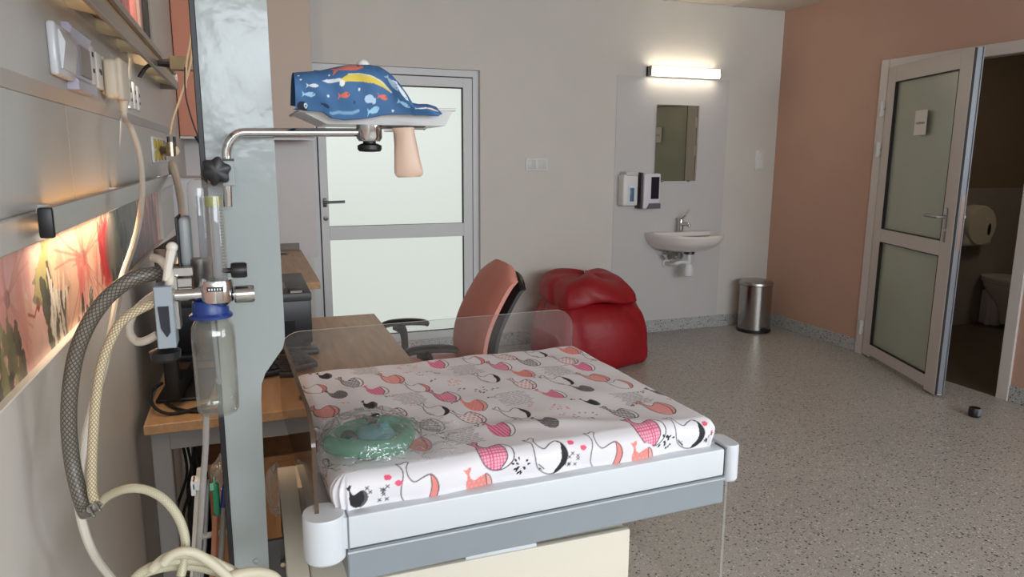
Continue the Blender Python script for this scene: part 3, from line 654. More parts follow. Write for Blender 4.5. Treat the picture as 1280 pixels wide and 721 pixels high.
def wash(p0, p1, n, cols, size=(.03, .09), alpha=.35):
    a, b_ = wu(p0), wu(p1)
    for k in range(n): C.ell(rg.uniform(a, b_), rg.uniform(-.02, .2), rg.uniform(*size), rg.uniform(.03, .08), rg.choice(cols), alpha=alpha)
def patches(p0, p1, n, cols, v=(-.03, .08), L=(.04, .1), wd=(.008, .02), lean=.35, alpha=.85):
    a, b_ = wu(p0), wu(p1)
    for k in range(n): blot(rg.uniform(a, b_), rg.uniform(*v), rg.uniform(*L), rg.uniform(*wd), PI/2+rg.uniform(-lean, lean), rg.choice(cols), alpha)
PINKS = [(230, 184, 164), (224, 168, 152), (236, 196, 176), (214, 150, 138)]; OLV = [(150, 140, 92), (172, 160, 104), (128, 120, 84)]; DRK = [(82, 70, 54), (66, 60, 50), (96, 84, 62), (74, 74, 60)]
C.a[:] = np.array((222, 178, 160))/255
wash(-60, 70, 60, PINKS, alpha=.5)
x_ = wu(12); flower(C, x_, .12, .13, (228, 168, 150), 5, .5, (186, 92, 80), 1.0)
patches(0, 45, 12, [(222, 148, 134), (216, 134, 122)], L=(.1, .16), wd=(.01, .02), alpha=.45, lean=.15)
patches(-20, 20, 18, DRK+OLV, v=(-.04, .04), L=(.05, .09), wd=(.012, .026), lean=.6); 
C.ell(wu(50), .085, .009, .012, (150, 40, 34)); C.stroke([(wu(36), .08), (wu(44), .07), (wu(50), .088)], .004, (170, 70, 60))
patches(54, 82, 30, OLV+[(190, 176, 112)], v=(.03, .10), L=(.06, .11), wd=(.02, .05), alpha=.75)
patches(62, 104, 46, DRK, v=(-.06, .04), L=(.05, .13), wd=(.01, .032), lean=.5); patches(80, 100, 12, [(110, 96, 66), (90, 80, 58)], v=(.03, .09), L=(.05, .1), wd=(.01, .02))
patches(58, 98, 26, [(238, 230, 218)], v=(-.03, .06), L=(.03, .08), wd=(.004, .010))
wash(95, 136, 60, [(244, 204, 176), (248, 216, 190), (240, 184, 160), (236, 164, 146)], alpha=.5)
x_ = wu(113); flower(C, x_, .11, .17, (242, 184, 160), 5, .35, (196, 70, 62), 1.5)
for k in range(14): C.stroke([(x_, .105), (x_+rg.uniform(-.13, .13), rg.uniform(-.02, .18))], .003, (196, 60, 56), alpha=.4)
patches(102, 140, 26, [(232, 140, 128), (222, 104, 98), (240, 176, 156)], v=(-.05, .05), L=(.06, .13), wd=(.01, .022), alpha=.5)
patches(132, 150, 30, [(196, 40, 44), (214, 66, 62), (170, 30, 38)], v=(-.02, .08), L=(.06, .14), wd=(.012, .03), alpha=.6)
patches(100, 120, 12, DRK, v=(-.05, .0), L=(.04, .07)); patches(104, 124, 8, [(236, 226, 214)], v=(-.03, .02), L=(.02, .05), wd=(.002, .005))
wash(150, 182, 50, [(120, 122, 112), (140, 136, 124), (100, 104, 98)], size=(.04, .12), alpha=.6)
patches(148, 184, 50, [(92, 98, 88), (112, 116, 104), (72, 76, 70), (134, 132, 120)], v=(-.04, .09), L=(.06, .14), wd=(.015, .05)); patches(150, 172, 12, [(226, 220, 212)], v=(-.03, .03), L=(.02, .05), wd=(.004, .01))
patches(182, 206, 60, [(150, 92, 98), (176, 120, 122), (130, 84, 92), (112, 104, 104), (160, 112, 112)], v=(-.06, .06), L=(.1, .18), wd=(.02, .05), alpha=.6, lean=.12)
PRINT = mat('printed_laminate', (200, 180, 170), .4, attr='print')
C.mesh('flower_mural', lambda U, V: (U*0+XP-.012, U-.5, V+1.088), PRINT, bu)
MB().box(XL, XP-.0125, y0, 2.95, 1.088, 1.272).box(XL, XP, 2.952, y1, 1.088, 1.272).build('mural_backing', PANEL, bu, False)
C = Canvas(3.4, .8, .006, (222, 190, 178))
for k in range(60): C.ell(rg.uniform(0, 3.4), rg.uniform(0, .8), rg.uniform(.03, .12), rg.uniform(.06, .2), rg.choice([(214, 150, 140), (232, 206, 192), (190, 120, 116), (150, 132, 120), (226, 196, 180)]), alpha=.5)
for k in range(5): flower(C, .6+.62*k, .25+.3*(k % 2), .3, rg.choice([(214, 100, 98), (226, 150, 140)]), 5, k, None, .8)
for k in range(26): leafpoly(C, rg.uniform(2.6, 3.4), rg.uniform(-.1, .5), .4, .03, PI/2+rg.uniform(-.2, .2), rg.choice([(170, 120, 112), (140, 100, 96), (196, 150, 140)]), .6)
pc = thing('framed_mural', (-.31, 1.8, 1.75), 'reddish flower picture in a grey frame above the wall lamp', 'picture')
C.mesh('picture', lambda U, V: (U*0-.303, U-.5, V+1.735), PRINT, pc)
fm = MB().box(-.335, -.285, 2.92, 3.0, 1.717, 2.56, .003, 1).box(-.335, -.296, -.52, 2.92, 2.535, 2.56).box(-.335, -.296, -.52, 2.92, 1.717, 1.736)
fm.build('frame', GREY, pc); MB().box(-.3, -.284, 2.895, 2.92, 1.73, 2.54).build('inner_edge', BLACKM, pc, False)
MB().box(-.335, -.3045, -.52, 2.9, 1.736, 2.535).build('backing', BLACKM, pc, False)

# stainless rail on brackets
RX = -.250; ry0 = at(62, 280, X=RX).y; rz1 = at(60, 260, X=RX).z; rz0 = at(60, 297, X=RX).z; ry1 = at(216, 217, X=RX).y
MB().box(RX-.010, RX, ry0, ry1, rz0, rz1, .001, 1).box(RX-.014, RX-.009, ry0, ry1, rz1-.006, rz1-.001).build('rail', STEEL, bu)
MB().box(RX-.012, RX+.006, ry0-.008, ry0+.003, rz0-.002, rz1+.001, .003).build('rail_end_cap', BLACK, bu)
for y in (1.27, 1.9, ry1-.06): MB().prism([(XP, rz0+.004), (XP, rz1-.004), (RX-.009, rz1-.008), (RX-.009, rz0+.008)], 'XZ', y, y+.03).build('rail_bracket', STEEL, bu, False)
# reading lamp under the rail
MB().box(-.287, -.264, 1.3, 2.0, 1.286, 1.294).build('reading_lamp', mat('warm_lit_strip', (255, 214, 160), .4, emit=((255, 190, 120), 6.0)), bu, False)
def lamp(name, loc, tgt, sx, sy, p, c): return area(name, loc, tgt, sx, sy, p, c)
lamp('reading_light', (-.275, 1.6, 1.283), (-.315, 1.6, .95), .7, .018, 1.1, (1, .82, .60))
lamp('louvre_light', (-.26, 2.3, 1.68), (-.1, 2.9, 1.2), .03, 1.4, .5, (1, .8, .62))
lamp('upper_glow_light', (-.2, 2.6, 2.2), (-.1, 4.6, 2.0), .1, .8, 2.6, (1, .8, .62))

# ---- sockets and switches on the trunking
XT = XP+.016
COOLW = mat('cool_white_switch', (214, 216, 220), .25); LIL = mat('lilac_grey_plastic', (186, 186, 206), .35)
GR = mat('socket_grey', (150, 142, 136), .5); BR = mat('socket_mark', (70, 58, 54), .6)
def span(px0, px1, pt, pb, X=-.27):
    """depth range and height range of a fitting whose near edge runs from pt to pb"""
    a, b_ = at(px0, pt, X=X), at(px0, pb, X=X); c = at(px1, (pt+pb)/2, X=X)
    return a.y, c.y, b_.z, a.z
y0_, y1_, z0_, z1_ = span(66, 89, 25, 90)
t = thing('call_switch', (XT, y0_, z0_), 'white glossy rocker switch nearest the camera on the wall trunking', 'switch')
MB().box(XT, XT+.014, y0_, y1_, z0_, z1_, .005, 3).build('base', COOLW, t)
MB().prism([(XT+.012, z0_+.012), (XT+.016, z0_+.012), (XT+.023, (z0_+z1_)/2+.012), (XT+.016, z1_-.010), (XT+.012, z1_-.010)], 'XZ', y0_+.018, y1_-.008).build('rocker', COOLW, t)
y0_, y1_, z0_, z1_ = span(86, 113, 27, 108)
t = thing('nurse_call_plate', (XT, y0_, z0_), 'tall lilac grey angled plate beside the white rocker switch', 'plate')
MB().prism([(XT, z0_), (XT+.018, z0_), (XT+.018, z0_+.016), (XT+.010, z0_+.024), (XT+.010, z1_-.022), (XT+.016, z1_-.008), (XT+.010, z1_), (XT, z1_)], 'XZ', y0_, y1_).build('plate', LIL, t, False)
MB().box(XT+.009, XT+.013, y0_+.07, y1_-.01, z0_+.03, z1_-.028, .001, 1).build('front_panel', GR, t)
def socket(px0, px1, pt, pb, label, marks, front=None):
    y0, y1, z0, z1 = span(px0, px1, pt, pb, -.276); t = thing('wall_socket', (XT, y0, z0), label, 'socket')
    MB().box(XT, XT+.009, y0, y1, z0, z1, .003, 2).build('plate', front or WHITE, t); w_, h_ = y1-y0, z1-z0
    for (a, b_, c, d) in marks: MB().box(XT+.008, XT+.0105, y0+w_*a, y0+w_*b_, z0+h_*c, z0+h_*d).build('mark', BR, t, False)
    return t
socket(109, 117, 54, 102, 'narrow socket plate with two dark marks just past the lilac plate', ((.35, .6, .7, .82), (.35, .6, .3, .4)))
socket(118, 126, 64, 108, 'socket plate with a dark arrow mark left of the plugged lead', ((.3, .6, .45, .55), (.5, .7, .4, .5)))
socket(127, 157, 70, 116, 'white socket plate that holds the big white plug', ((.05, .1, .3, .4),), CREAM)
for k, (a, b_, c, d) in enumerate(((159, 164, 97, 134), (165, 169, 102, 135), (170, 174, 107, 137))):
    socket(a, b_, c, d, ('socket plate right of the white plug', 'second socket plate right of the white plug', 'farthest socket plate on the trunking')[k], ((.4, .6, .55, .7), (.4, .6, .25, .35)))
pc_ = at(149, 100, X=-.25)
t = thing('mains_plug', (pc_.x, pc_.y, pc_.z), 'white mains plug with its lead hanging from the wall trunking', 'plug')
MB().box(XT+.0095, XT+.035, pc_.y-.055, pc_.y+.05, pc_.z-.043, pc_.z+.04, .008, 3).box(XT+.03, XT+.046, pc_.y-.05, pc_.y+.05, pc_.z-.046, pc_.z+.044, .008, 3).build('body', CREAM, t)
MB().lathe([(.008, -.022), (.0105, 0)], (XT+.036, pc_.y, pc_.z-.045), 12).build('strain_relief', CREAM, t)
pts = [(XT+.036, pc_.y, pc_.z-.06), (XT+.038, pc_.y-.01, pc_.z-.085)]+[tuple(at(px, py, X=xx)) for px, py, xx in ((164, 160, -.225), (174, 190, -.215), (178, 230, -.21), (175, 270, -.21), (167, 305, -.205), (152, 350, -.205), (142, 400, -.205), (132, 450, -.21), (118, 500, -.22), (104, 560, -.23), (98, 620, -.235), (106, 665, -.235), (122, 700, -.23), (150, 735, -.215))]
MB().tube(spline(pts, 8), .0058, 10).build('lead', mat('white_cable', (214, 206, 192), .45), t)

# ---- gas outlets with a hose
t = thing('gas_outlet_plate', (XP, 3.0, 1.42), 'white gas outlet plate with yellow markings near the rail end', 'outlet')
MB().box(XP, XP+.008, 2.78, 3.26, 1.372, 1.462, .003).build('plate', WHITE, t)
YEL = mat('yellow_marking', (206, 180, 60), .5)
for k in range(4):
    y = 2.82+.105*k
    for z in (1.395, 1.437): MB().lathe([(.016, 0), (.018, .004), (.012, .006)], (XP+.008, y, z), 14, (1, 0, 0)).build('ring', YEL if k < 3 else GR, t)
    MB().box(XP+.008, XP+.01, y+.035, y+.055, 1.382, 1.45).build('mark', YEL, t, False)
t = thing('gas_hose', (-.22, 3.1, 1.3), 'white gas hose with chrome connector plugged into the gas outlet', 'hose')
p0 = at(214, 190, Y=2.9); p1 = at(215, 203, Y=2.9)
MB().tube([(XP+.005, 3.0, p0.z+.005), (p0.x+.012, 2.9, p0.z+.005)], .018, 12).lathe([(.016, 0), (.016, .05)], (p0.x, 2.9, p0.z-.015), 14).build('connector', mat('warm_brass_chrome', (176, 160, 140), .25, 1.), t)
for dx in (-.006, .014): MB().tube([(p0.x+dx, 2.9, p0.z+.02), (p0.x+dx, 2.9, p0.z+.055)], .005, 8).build('pin', BLACK, t)
MB().lathe([(.014, -.05), (.014, 0)], (p1.x, 2.9, p1.z), 14).build('collar', CHROME, t)
pts = [tuple(at(px, py, Y=yy)) for px, py, yy in ((215, 205, 2.9), (221, 225, 2.7), (226, 250, 2.4), (228, 275, 2.1), (228, 310, 1.9), (222, 345, 1.8))]
MB().tube(spline(pts, 8), [.0135-.006*i/40 for i in range(41)], 10).build('tube', mat('white_hose', (206, 196, 182), .45), t)
# ---- adapter and thin leads behind the column
t = thing('power_adapter', tuple(at(230, 80, Y=2.4)), 'small beige adapter box with black lead hanging beside the column', 'adapter')
a = at(212, 78, Y=2.4); b_ = at(252, 82, Y=2.4)
MB().box(a.x, b_.x, 2.38, 2.42, a.z-.022, a.z+.018, .006).build('box', mat('beige_adapter', (150, 132, 98), .5), t)
MB().tube([tuple(at(212, 79, Y=2.4)), tuple(at(196, 79, Y=2.4))], [.013, .008], 10).tube(spline([tuple(at(px, py, Y=2.4)) for px, py in ((196, 79), (184, 83), (176, 93))]+[(XT+.01, 2.4, 1.62)], 6), .0055, 8).build('lead', BLACK, t)
LEAD = mat('orange_lit_lead', (222, 190, 150), .5)
for k, pts in enumerate((((236, -25), (240, 20), (238, 50), (233, 80), (232, 110)), ((242, -25), (239, 10), (241, 40), (238, 80), (226, 120), (216, 150), (213, 168)), ((239, -25), (243, 12), (241, 60), (240, 82)))):
    tag(MB().tube(spline([tuple(at(px, py, Y=2.3+.05*k)) for px, py in pts], 6), .0032, 6).build('thin_lead', LEAD), ('thin pale lead hanging straight beside the column edge past the adapter', 'longest thin pale lead, curving from above the adapter to the trunking end', 'short thin pale lead running down to the adapter box')[k], 'cable', )
tag(MB().tube(spline([tuple(at(px, py, Y=2.2)) for px, py in ((231, 84), (232, 118), (240, 150), (250, 176), (256, 184))], 6), .002, 6).tube([tuple(at(245, 170, Y=2.2)), tuple(at(252, 180, Y=2.2))], .006, 8).build('probe_lead', BLACK), 'thin dark lead with a black probe end beside the column edge', 'cable')
# ================================================================== infant warmer: column, bed, guards, pedestal
BM = Matrix.Translation((.06, .95, 0)) @ Matrix.Rotation(math.radians(2.0), 4, 'Z')     # bed frame axes: x along the bed, y across, origin at its near left corner
BL, BD = .722, .60
iw = thing('infant_warmer', (.4, 1.25, 0), 'grey and white infant warmer with tall column and railed bed in the foreground', 'infant warmer')
COLP = mat('grey_blue_enamel', (156, 163, 162), .13, bump=.3, bscale=20, spec=.32, var=.015)
WRAIL = mat('white_rail_enamel', (206, 212, 217), .33); PED = mat('cream_enamel', (216, 210, 194), .38); GTRAY = mat('grey_blue_tray', (136, 144, 150), .35, var=.03, vscale=7)
YC = 1.15
prof = [(-.0525, .1), (-.0525, 1.86), (.0435, 1.86), (.0445, 1.14), (.044, 1.115), (.040, 1.10), (.012, 1.062), (.0055, 1.045), (.0035, 1.02), (.0015, .92), (-.0005, .7), (-.0005, .1)]
MB().prism(prof, 'XZ', YC, YC+.012).build('column_side', COLP, iw, angle=40)
MB().prism([(x if x < 0 else x-.003, z) for x, z in prof], 'XZ', YC+.19, YC+.202).build('column_side', COLP, iw, angle=40)
MB().box(-.047, -.003, YC+.012, YC+.19, .1, 1.855).box(-.003, .038, YC+.012, YC+.19, 1.115, 1.855).build('column_core', mat('column_core_grey', (120, 126, 132), .4), iw, False)
MB().box(-.0605, -.0525, YC-.002, YC+.204, .1, 1.86, .001, 1).build('column_edge', BLACK, iw)
MB().lathe([(.0045, 0), (.0045, .002), (.002, .0025)], (-.02, YC, .745), 12, (0, -1, 0)).build('screw', STEEL, iw)
# bed frame
def bbox(m, *a, **k): return m.box(*a, **k)
zt = .90
rl = MB(BM)
rl.box(.035, BL-.022, .0, .03, zt-.050, zt, .004).box(.035, BL-.022, BD-.03, BD, zt-.050, zt, .004).box(BL-.03, BL, .03, BD-.03, zt-.050, zt, .004)
rl.box(.02, BL-.02, .02, BD-.02, zt-.05, zt-.02).build('bed_frame', WRAIL, iw)
def corner(x0, x1, y0, y1, rx):
    P = []
    r = min(.026, .47*(x1-x0), .47*(y1-y0))
    for cx_, cy_, a0 in ((x1-r, y1-r, 0), (x0+r, y1-r, PI/2), (x0+r, y0+r, PI), (x1-r, y0+r, 1.5*PI)):
        for k in range(6): P.append((cx_+r*math.cos(a0+PI/2*k/5), cy_+r*math.sin(a0+PI/2*k/5)))
    b_ = MB(BM)
    rows = []
    cxm, cym = (x0+x1)/2, (y0+y1)/2
    for s_, z in ((.9, zt-.064), (1, zt-.060), (1, zt+.001), (.95, zt+.004)): rows.append([(cxm+(x-cxm)*s_, cym+(y-cym)*s_, z) for x, y in P])
    b_.grid(rows, closed_v=True); n = len(P); o = len(b_.v)
    b_.f += [tuple(range(n)), tuple(3*n+k for k in range(n))]; b_.mi += [0, 0]
    return b_
for x0, x1, y0, y1 in ((-.012, .046, -.012, .05), (BL-.018, BL+.012, -.004, .055), (BL-.018, BL+.012, BD-.055, BD+.004)):
    corner(x0, x1, y0, y1, 1).build('corner_cap', WRAIL, iw)
for x in (BL-.0215, .0465): MB(BM).box(x, x+.0025, -.0006, .03, zt-.050, zt+.0006).build('joint_gap', mat('grey_gap', (120, 124, 126), .5), iw, False)
# grey tray slab under the rail
MB(BM).box(.046, BL-.018, .002, .5, zt-.103, zt-.053, .002, 1).build('under_tray', GTRAY, iw)
MB(BM).box(.046, BL-.018, .0005, .004, zt-.0575, zt-.0545).build('tray_edge', mat('bare_edge', (206, 212, 218), .35, .6), iw, False)
# acrylic guards
EDGE = clear('acrylic_edge', (140, 118, 100), 1., .5); EDGEL = mat('acrylic_edge_light', (196, 200, 198), .2)
def rrect(w_, h_, r, corners=(0, 0, 1, 1)):
    P = []
    for (cx_, cy_, a0, on) in ((r, r, PI, corners[0]), (w_-r, r, 1.5*PI, corners[1]), (w_-r, h_-r, 0, corners[2]), (r, h_-r, PI/2, corners[3])):
        if on: P += [(cx_+r*math.cos(a0+PI/2*k/6), cy_+r*math.sin(a0+PI/2*k/6)) for k in range(7)]
        else: P.append((cx_+r*math.copysign(1, math.cos(a0)+math.cos(a0+PI/2)), cy_+r*math.copysign(1, math.sin(a0)+math.sin(a0+PI/2))))
    return P
BG = BM @ Matrix.Translation((.008, BD+.006, zt-.03))
MB(BG).prism(rrect(.70, .158, .045), 'XZ', 0, .005, 0, 1).build('side_guard', [ACRYL, EDGEL], iw, angle=40)
LG = BM @ Matrix.Translation((.008, .018, zt-.034))
ACRD = clear('smoky_acrylic', (226, 220, 214), 1.2, .06)
MB(LG).prism(rrect(.57, .174, .05, (0, 0, 0, 1)), 'YZ', -.003, .003, 0, 1).build('side_guard', [ACRD, EDGE], iw, angle=40)
RG = BM @ Matrix.Translation((BL+.002, .02, .55))
MB(RG).prism(rrect(.55, .31, .03, (1, 1, 0, 0)), 'YZ', -.0025, .0025, 0, 1).build('side_guard', [ACRYL, clear('acrylic_edge_clear', (230, 232, 230), 1.0, .35)], iw, angle=40)
for y in (.05, .5): MB(BM).lathe([(.006, 0), (.006, .012)], (BL-.01, y, zt-.085), 10, (1, 0, 0)).build('guard_pin', STEEL, iw)
# pedestal
MB().box(.06, .602, 1.03, 1.5, .16, .752, .006).build('pedestal', PED, iw)
for z in (.17, .465):
    d = MB().box(.062, .602, 1.018, 1.031, z, z+.29, .003).build('drawer', PED, iw)
    MB().box(.30, .425, 1.021, 1.036, z+.288, z+.296, .002).build('grip_strip', WRAIL, d)
MB().box(.12, .5, 1.1, 1.45, .75, .80).build('bed_support', PED, iw, False)
MB().prism([(.97, .70), (.97, .752), (1.36, .805), (1.385, .80), (1.39, .78), (1.39, .70)], 'YZ', .026, .058).build('pedestal_shoulder', PED, iw, False)
MB().box(-.002, .03, 1.17, 1.178, .5, .765).build('bracket_plate', mat('dark_steel_plate', (88, 86, 86), .4, .6), iw, False)
MB().lathe([(.004, 0), (.004, .012)], (.022, 1.17, .725), 10, (0, -1, 0)).build('bolt', mat('warm_brass_chrome', (176, 160, 140), .25, 1.), iw)
MB().box(-.06, .60, 1.0, 1.07, .08, .15, .01).box(-.06, .60, 1.45, 1.52, .08, .15, .01).box(-.05, .03, 1.05, 1.47, .08, .15, .01).box(.06, .59, 1.05, 1.47, .12, .165).build('base', PED, iw)
for x in (-.03, .57):
    for y in (1.035, 1.485):
        MB().lathe([(.036, -.012), (.04, -.008), (.04, .008), (.036, .012)], (x, y, .041), 16, (1, 0, 0)).build('caster', BLACKM, iw)
# accessory rail for the gas devices, on the side of the column
MB().box(-.125, -.0575, 1.162, 1.17, 1.195, 1.22, .001, 1).build('accessory_rail', STEEL, iw)

# ---- the mattress in its whale print sheet
MX, MY, MZ = .658, .545, .951
DROP = .052; RAD = .020; RES = .00125
cw, ch = MX+2*DROP, MY+2*DROP
C = Canvas(cw, ch, RES, (224, 222, 226))
PINK = (210, 96, 130); COR = (226, 138, 132); LCOR = (226, 162, 158); INK = (34, 32, 36); GRY = (120, 116, 118); WHT = (228, 226, 229)
WH = [(-1.18, .82), (-.95, .80), (-.80, .92), (-.62, .86), (-.70, .62), (-.60, .36), (-.30, .22), (.05, .38), (.42, .50), (.75, .34), (.98, -.02), (.92, -.42), (.62, -.70), (.15, -.82), (-.32, -.72), (-.68, -.44), (-.84, -.02), (-.84, .40), (-.92, .58)]
WH = [(p.x, p.y) for p in spline([(x, y, 0) for x, y in WH], 4, True)]
BELLY = [(.42, .50), (.75, .34), (.98, -.02), (.92, -.42), (.62, -.70), (.30, -.80), (.62, -.35), (.58, .1)]
BELLY = [(p.x, p.y) for p in spline([(x, y, 0) for x, y in BELLY], 3, True)]
def whale(cx, cy, s, kind, rot=0., flip=1, tall=1.95):
    c, q = math.cos(rot), math.sin(rot)
    T = lambda P: [(cx+s*(x*flip*c-tall*y*q), cy+s*(x*flip*q+tall*y*c)) for x, y in P]
    P = T(WH); Bp = T(BELLY)
    dots = lambda p, r: (lambda X, Y: ((((X/p+.5*(np.floor(Y/p) % 2)) % 1-.5)**2+((Y/p) % 1-.5)**2) < r*r).astype(float))
    def str_(p, d): return lambda X, Y: (((X*math.sin(d)+Y*math.cos(d))/p) % 1 < .5).astype(float)
    grid_ = lambda p: (lambda X, Y: (((X/p) % 1 < .3) | ((Y/p) % 1 < .3)).astype(float))
    if kind == 'pink': C.poly(P, PINK); C.poly(P, (236, 150, 180), 1, str_(.006, 1.4)); C.poly(Bp, WHT); C.stroke(Bp, .0013, INK, True)
    elif kind == 'grid': C.poly(P, (234, 170, 190)); C.poly(P, PINK, 1, grid_(.0052)); C.stroke(P, .0013, INK, True); C.poly(Bp, WHT); C.stroke(Bp, .0013, INK, True)
    elif kind == 'coral': C.poly(P, COR); C.poly(P, (236, 160, 150), 1, dots(.008, .24)); C.poly(Bp, LCOR); C.stroke(Bp, .001, INK, True)
    elif kind == 'lcoral': C.poly(P, (232, 172, 168)); C.poly(P, COR, .7, grid_(.0045)); C.stroke(P, .0012, INK, True); C.stroke(Bp, .0012, INK, True)
    elif kind == 'outline': C.poly(P, WHT); C.poly(P, GRY, 1, dots(.0075, .2)); C.stroke(P, .0013, INK, True); C.stroke(Bp, .0013, INK, True)
    elif kind == 'redline': C.poly(P, WHT); C.poly(P, COR, 1, dots(.009, .3)); C.stroke(P, .0013, INK, True); C.stroke(Bp, .0013, INK, True)
    elif kind == 'stripe': C.poly(P, INK); C.poly(P, WHT, 1, str_(.0066, .2)); C.poly(Bp, WHT); C.stroke(P, .0015, INK, True); C.stroke(Bp, .0012, INK, True)
    elif kind == 'dark': C.poly(P, INK); C.poly(P, (150, 146, 148), 1, str_(.0052, .35))
    elif kind == 'solid': C.poly(P, INK); C.poly(Bp, (90, 86, 90)); 
    elif kind == 'orca': C.poly(P, WHT); C.stroke(P, .0013, INK, True); C.poly(Bp, INK); C.poly(T([(.34, .48), (.62, .40), (.6, .05), (.45, .2)]), WHT); C.poly(T([(-.7, -.3), (-.5, -.58), (-.15, -.74), (-.3, -.5)]), INK, 1, str_(.004, .8))
    elif kind == 'redtail': C.poly(P, WHT); C.stroke(P, .0012, INK, True); C.poly(Bp, COR); C.stroke(Bp, .001, INK, True)
def dashes(cx, cy, w_, h_, col, seed):
    r_ = random.Random(seed); y = cy-h_
    while y < cy+h_:
        x = cx-w_*r_.uniform(.5, 1)
        while x < cx+w_*.9: L = r_.uniform(.004, .012); C.stroke([(x, y), (x+L, y+.0006)], .0017, col); x += L+.003
        y += .0058
def specks(cx, cy, r0, col, seed, n=14):
    r_ = random.Random(seed)
    for k in range(n):
        a = r_.uniform(0, 6.28); d = r0*math.sqrt(r_.uniform(.03, 1)); C.ell(cx+d*math.cos(a), cy+d*math.sin(a)*.8, .0027, .0017, col, a)
kinds = ['redline', 'orca', 'coral', 'outline', 'pink', 'dark', 'redtail', 'stripe', 'lcoral', 'solid', 'outline', 'grid', 'stripe', 'redline', 'orca', 'lcoral', 'solid', 'outline', 'dark', 'pink', 'redtail']
rg = random.Random(21); k = 0; row = 0
yy = DROP+.088
while yy < ch:
    xx = DROP*.3+(.060 if row % 2 else .015)
    while xx < cw:
        kd_ = kinds[k % len(kinds)]; s = {'solid': .014, 'dark': .018}.get(kd_, .0228)*rg.uniform(.94, 1.06)
        u, v = xx+rg.uniform(-.006, .006), yy+rg.uniform(-.008, .008)
        if k % 7 == 3: dashes(u, v, .030, .034, GRY, k)
        elif k % 9 == 6: specks(u, v, .026, rg.choice([INK, COR, GRY]), k)
        else: whale(u, v, s, kd_, rg.uniform(-.12, .12))
        if rg.random() < .35: specks(u+.042, v+.028, .009, rg.choice([COR, INK]), k, 4)
        xx += rg.uniform(.074, .082); k += 1
    yy += .069; row += 1
# larger motifs rolling over the near edge, from the left
def crosses(u, v, n, seed):
    r_ = random.Random(seed)
    for q in range(n):
        a, b_ = u+r_.uniform(-.02, .02), v+r_.uniform(-.013, .013)
        C.stroke([(a-.0022, b_-.0022), (a+.0022, b_+.0022)], .0011, INK); C.stroke([(a-.0022, b_+.0022), (a+.0022, b_-.0022)], .0011, INK)
e_ = DROP
for u, v, kd_, s in ((.245, e_+.012, 'grid', .031), (.525, e_+.012, 'grid', .031), (.12, e_*.58, 'redtail', .032), (.435, e_*.62, 'redtail', .032), (.335, e_*.86, 'orca', .032), (.60, e_*.86, 'orca', .032), (.215, e_*.30, 'coral', .024), (.505, e_*.30, 'coral', .024), (.03, e_*.55, 'solid', .016)):
    u += e_; C.ell(u, v, s*1.12, s*1.0, (224, 222, 226)); whale(u, v, s, kd_, -.25 if kd_ == 'redtail' else -.1, 1, 1.3)
for u in (.285, .555): specks(u+e_, e_*.62, .018, INK, int(u*1000), 16)
for u in (.06, .375, .65): crosses(u+e_-.005, e_*.55, 9, int(u*999))
for u, v in ((.075, 1.0), (.09, .82), (.375, 1.12), (.395, .92), (.635, 1.05), (.652, .8)): C.ell(u+e_, v*e_, .0058, .0042, (226, 90, 120))
def sheet(U, V):
    cx_ = np.clip(U-DROP, RAD, MX-RAD); cy_ = np.clip(V-DROP, RAD, MY-RAD)
    du = (U-DROP)-cx_; dv = (V-DROP)-cy_; s = np.hypot(du, dv)+1e-9
    ang_ = np.minimum(s/RAD, PI/2); hor = RAD*np.sin(ang_); z = RAD*(1-np.cos(ang_))+np.maximum(0, s-RAD*PI/2)
    wr = np.maximum(0, s-RAD*.5); bulge = .004*np.sin(U*38+V*9)*np.minimum(1, wr/.02)+.003*np.sin(U*17-1)*np.minimum(1, wr/.02)
    hor = hor+bulge*.6+.004*np.sin(np.minimum(1, wr/.045)*PI)
    corner_ = np.minimum(np.abs(du), np.abs(dv))/RAD; a = np.arctan2(dv, du)
    hor = hor+np.minimum(1, corner_)*.003*np.sin(a*14)
    x = cx_+du/s*hor; y = cy_+dv/s*hor
    zz = MZ-z+.0016*np.sin(U*21+np.sin(V*13)*2)*np.cos(V*17)+.0009*np.sin(U*60+V*43)-.003*((U-DROP-MX/2)**2*4)
    zz += .004*np.exp(-((V-DROP-.05-.06*np.sin(U*6))/.02)**2)*np.exp(-((U-.45)/.16)**2)
    zz = np.maximum(zz, zt-.008)
    # bed axes to world
    lx, ly = x+.035, y+.020
    c, q = math.cos(math.radians(2.0)), math.sin(math.radians(2.0))
    return .06+lx*c-ly*q, .95+lx*q+ly*c, zz
ms = thing('mattress', (.42, 1.25, .9), 'mattress in a white sheet with pink and black whale print on the infant bed', 'mattress')
C.mesh('sheet', sheet, mat('printed_cotton', (220, 215, 215), .75, attr='print', bump=.08, bscale=500), ms)
MB(BM).box(.05, .03+MX-.02, .05, .03+MY-.02, zt-.018, .93, .01).build('foam', mat('foam', (210, 205, 200), .8), ms)

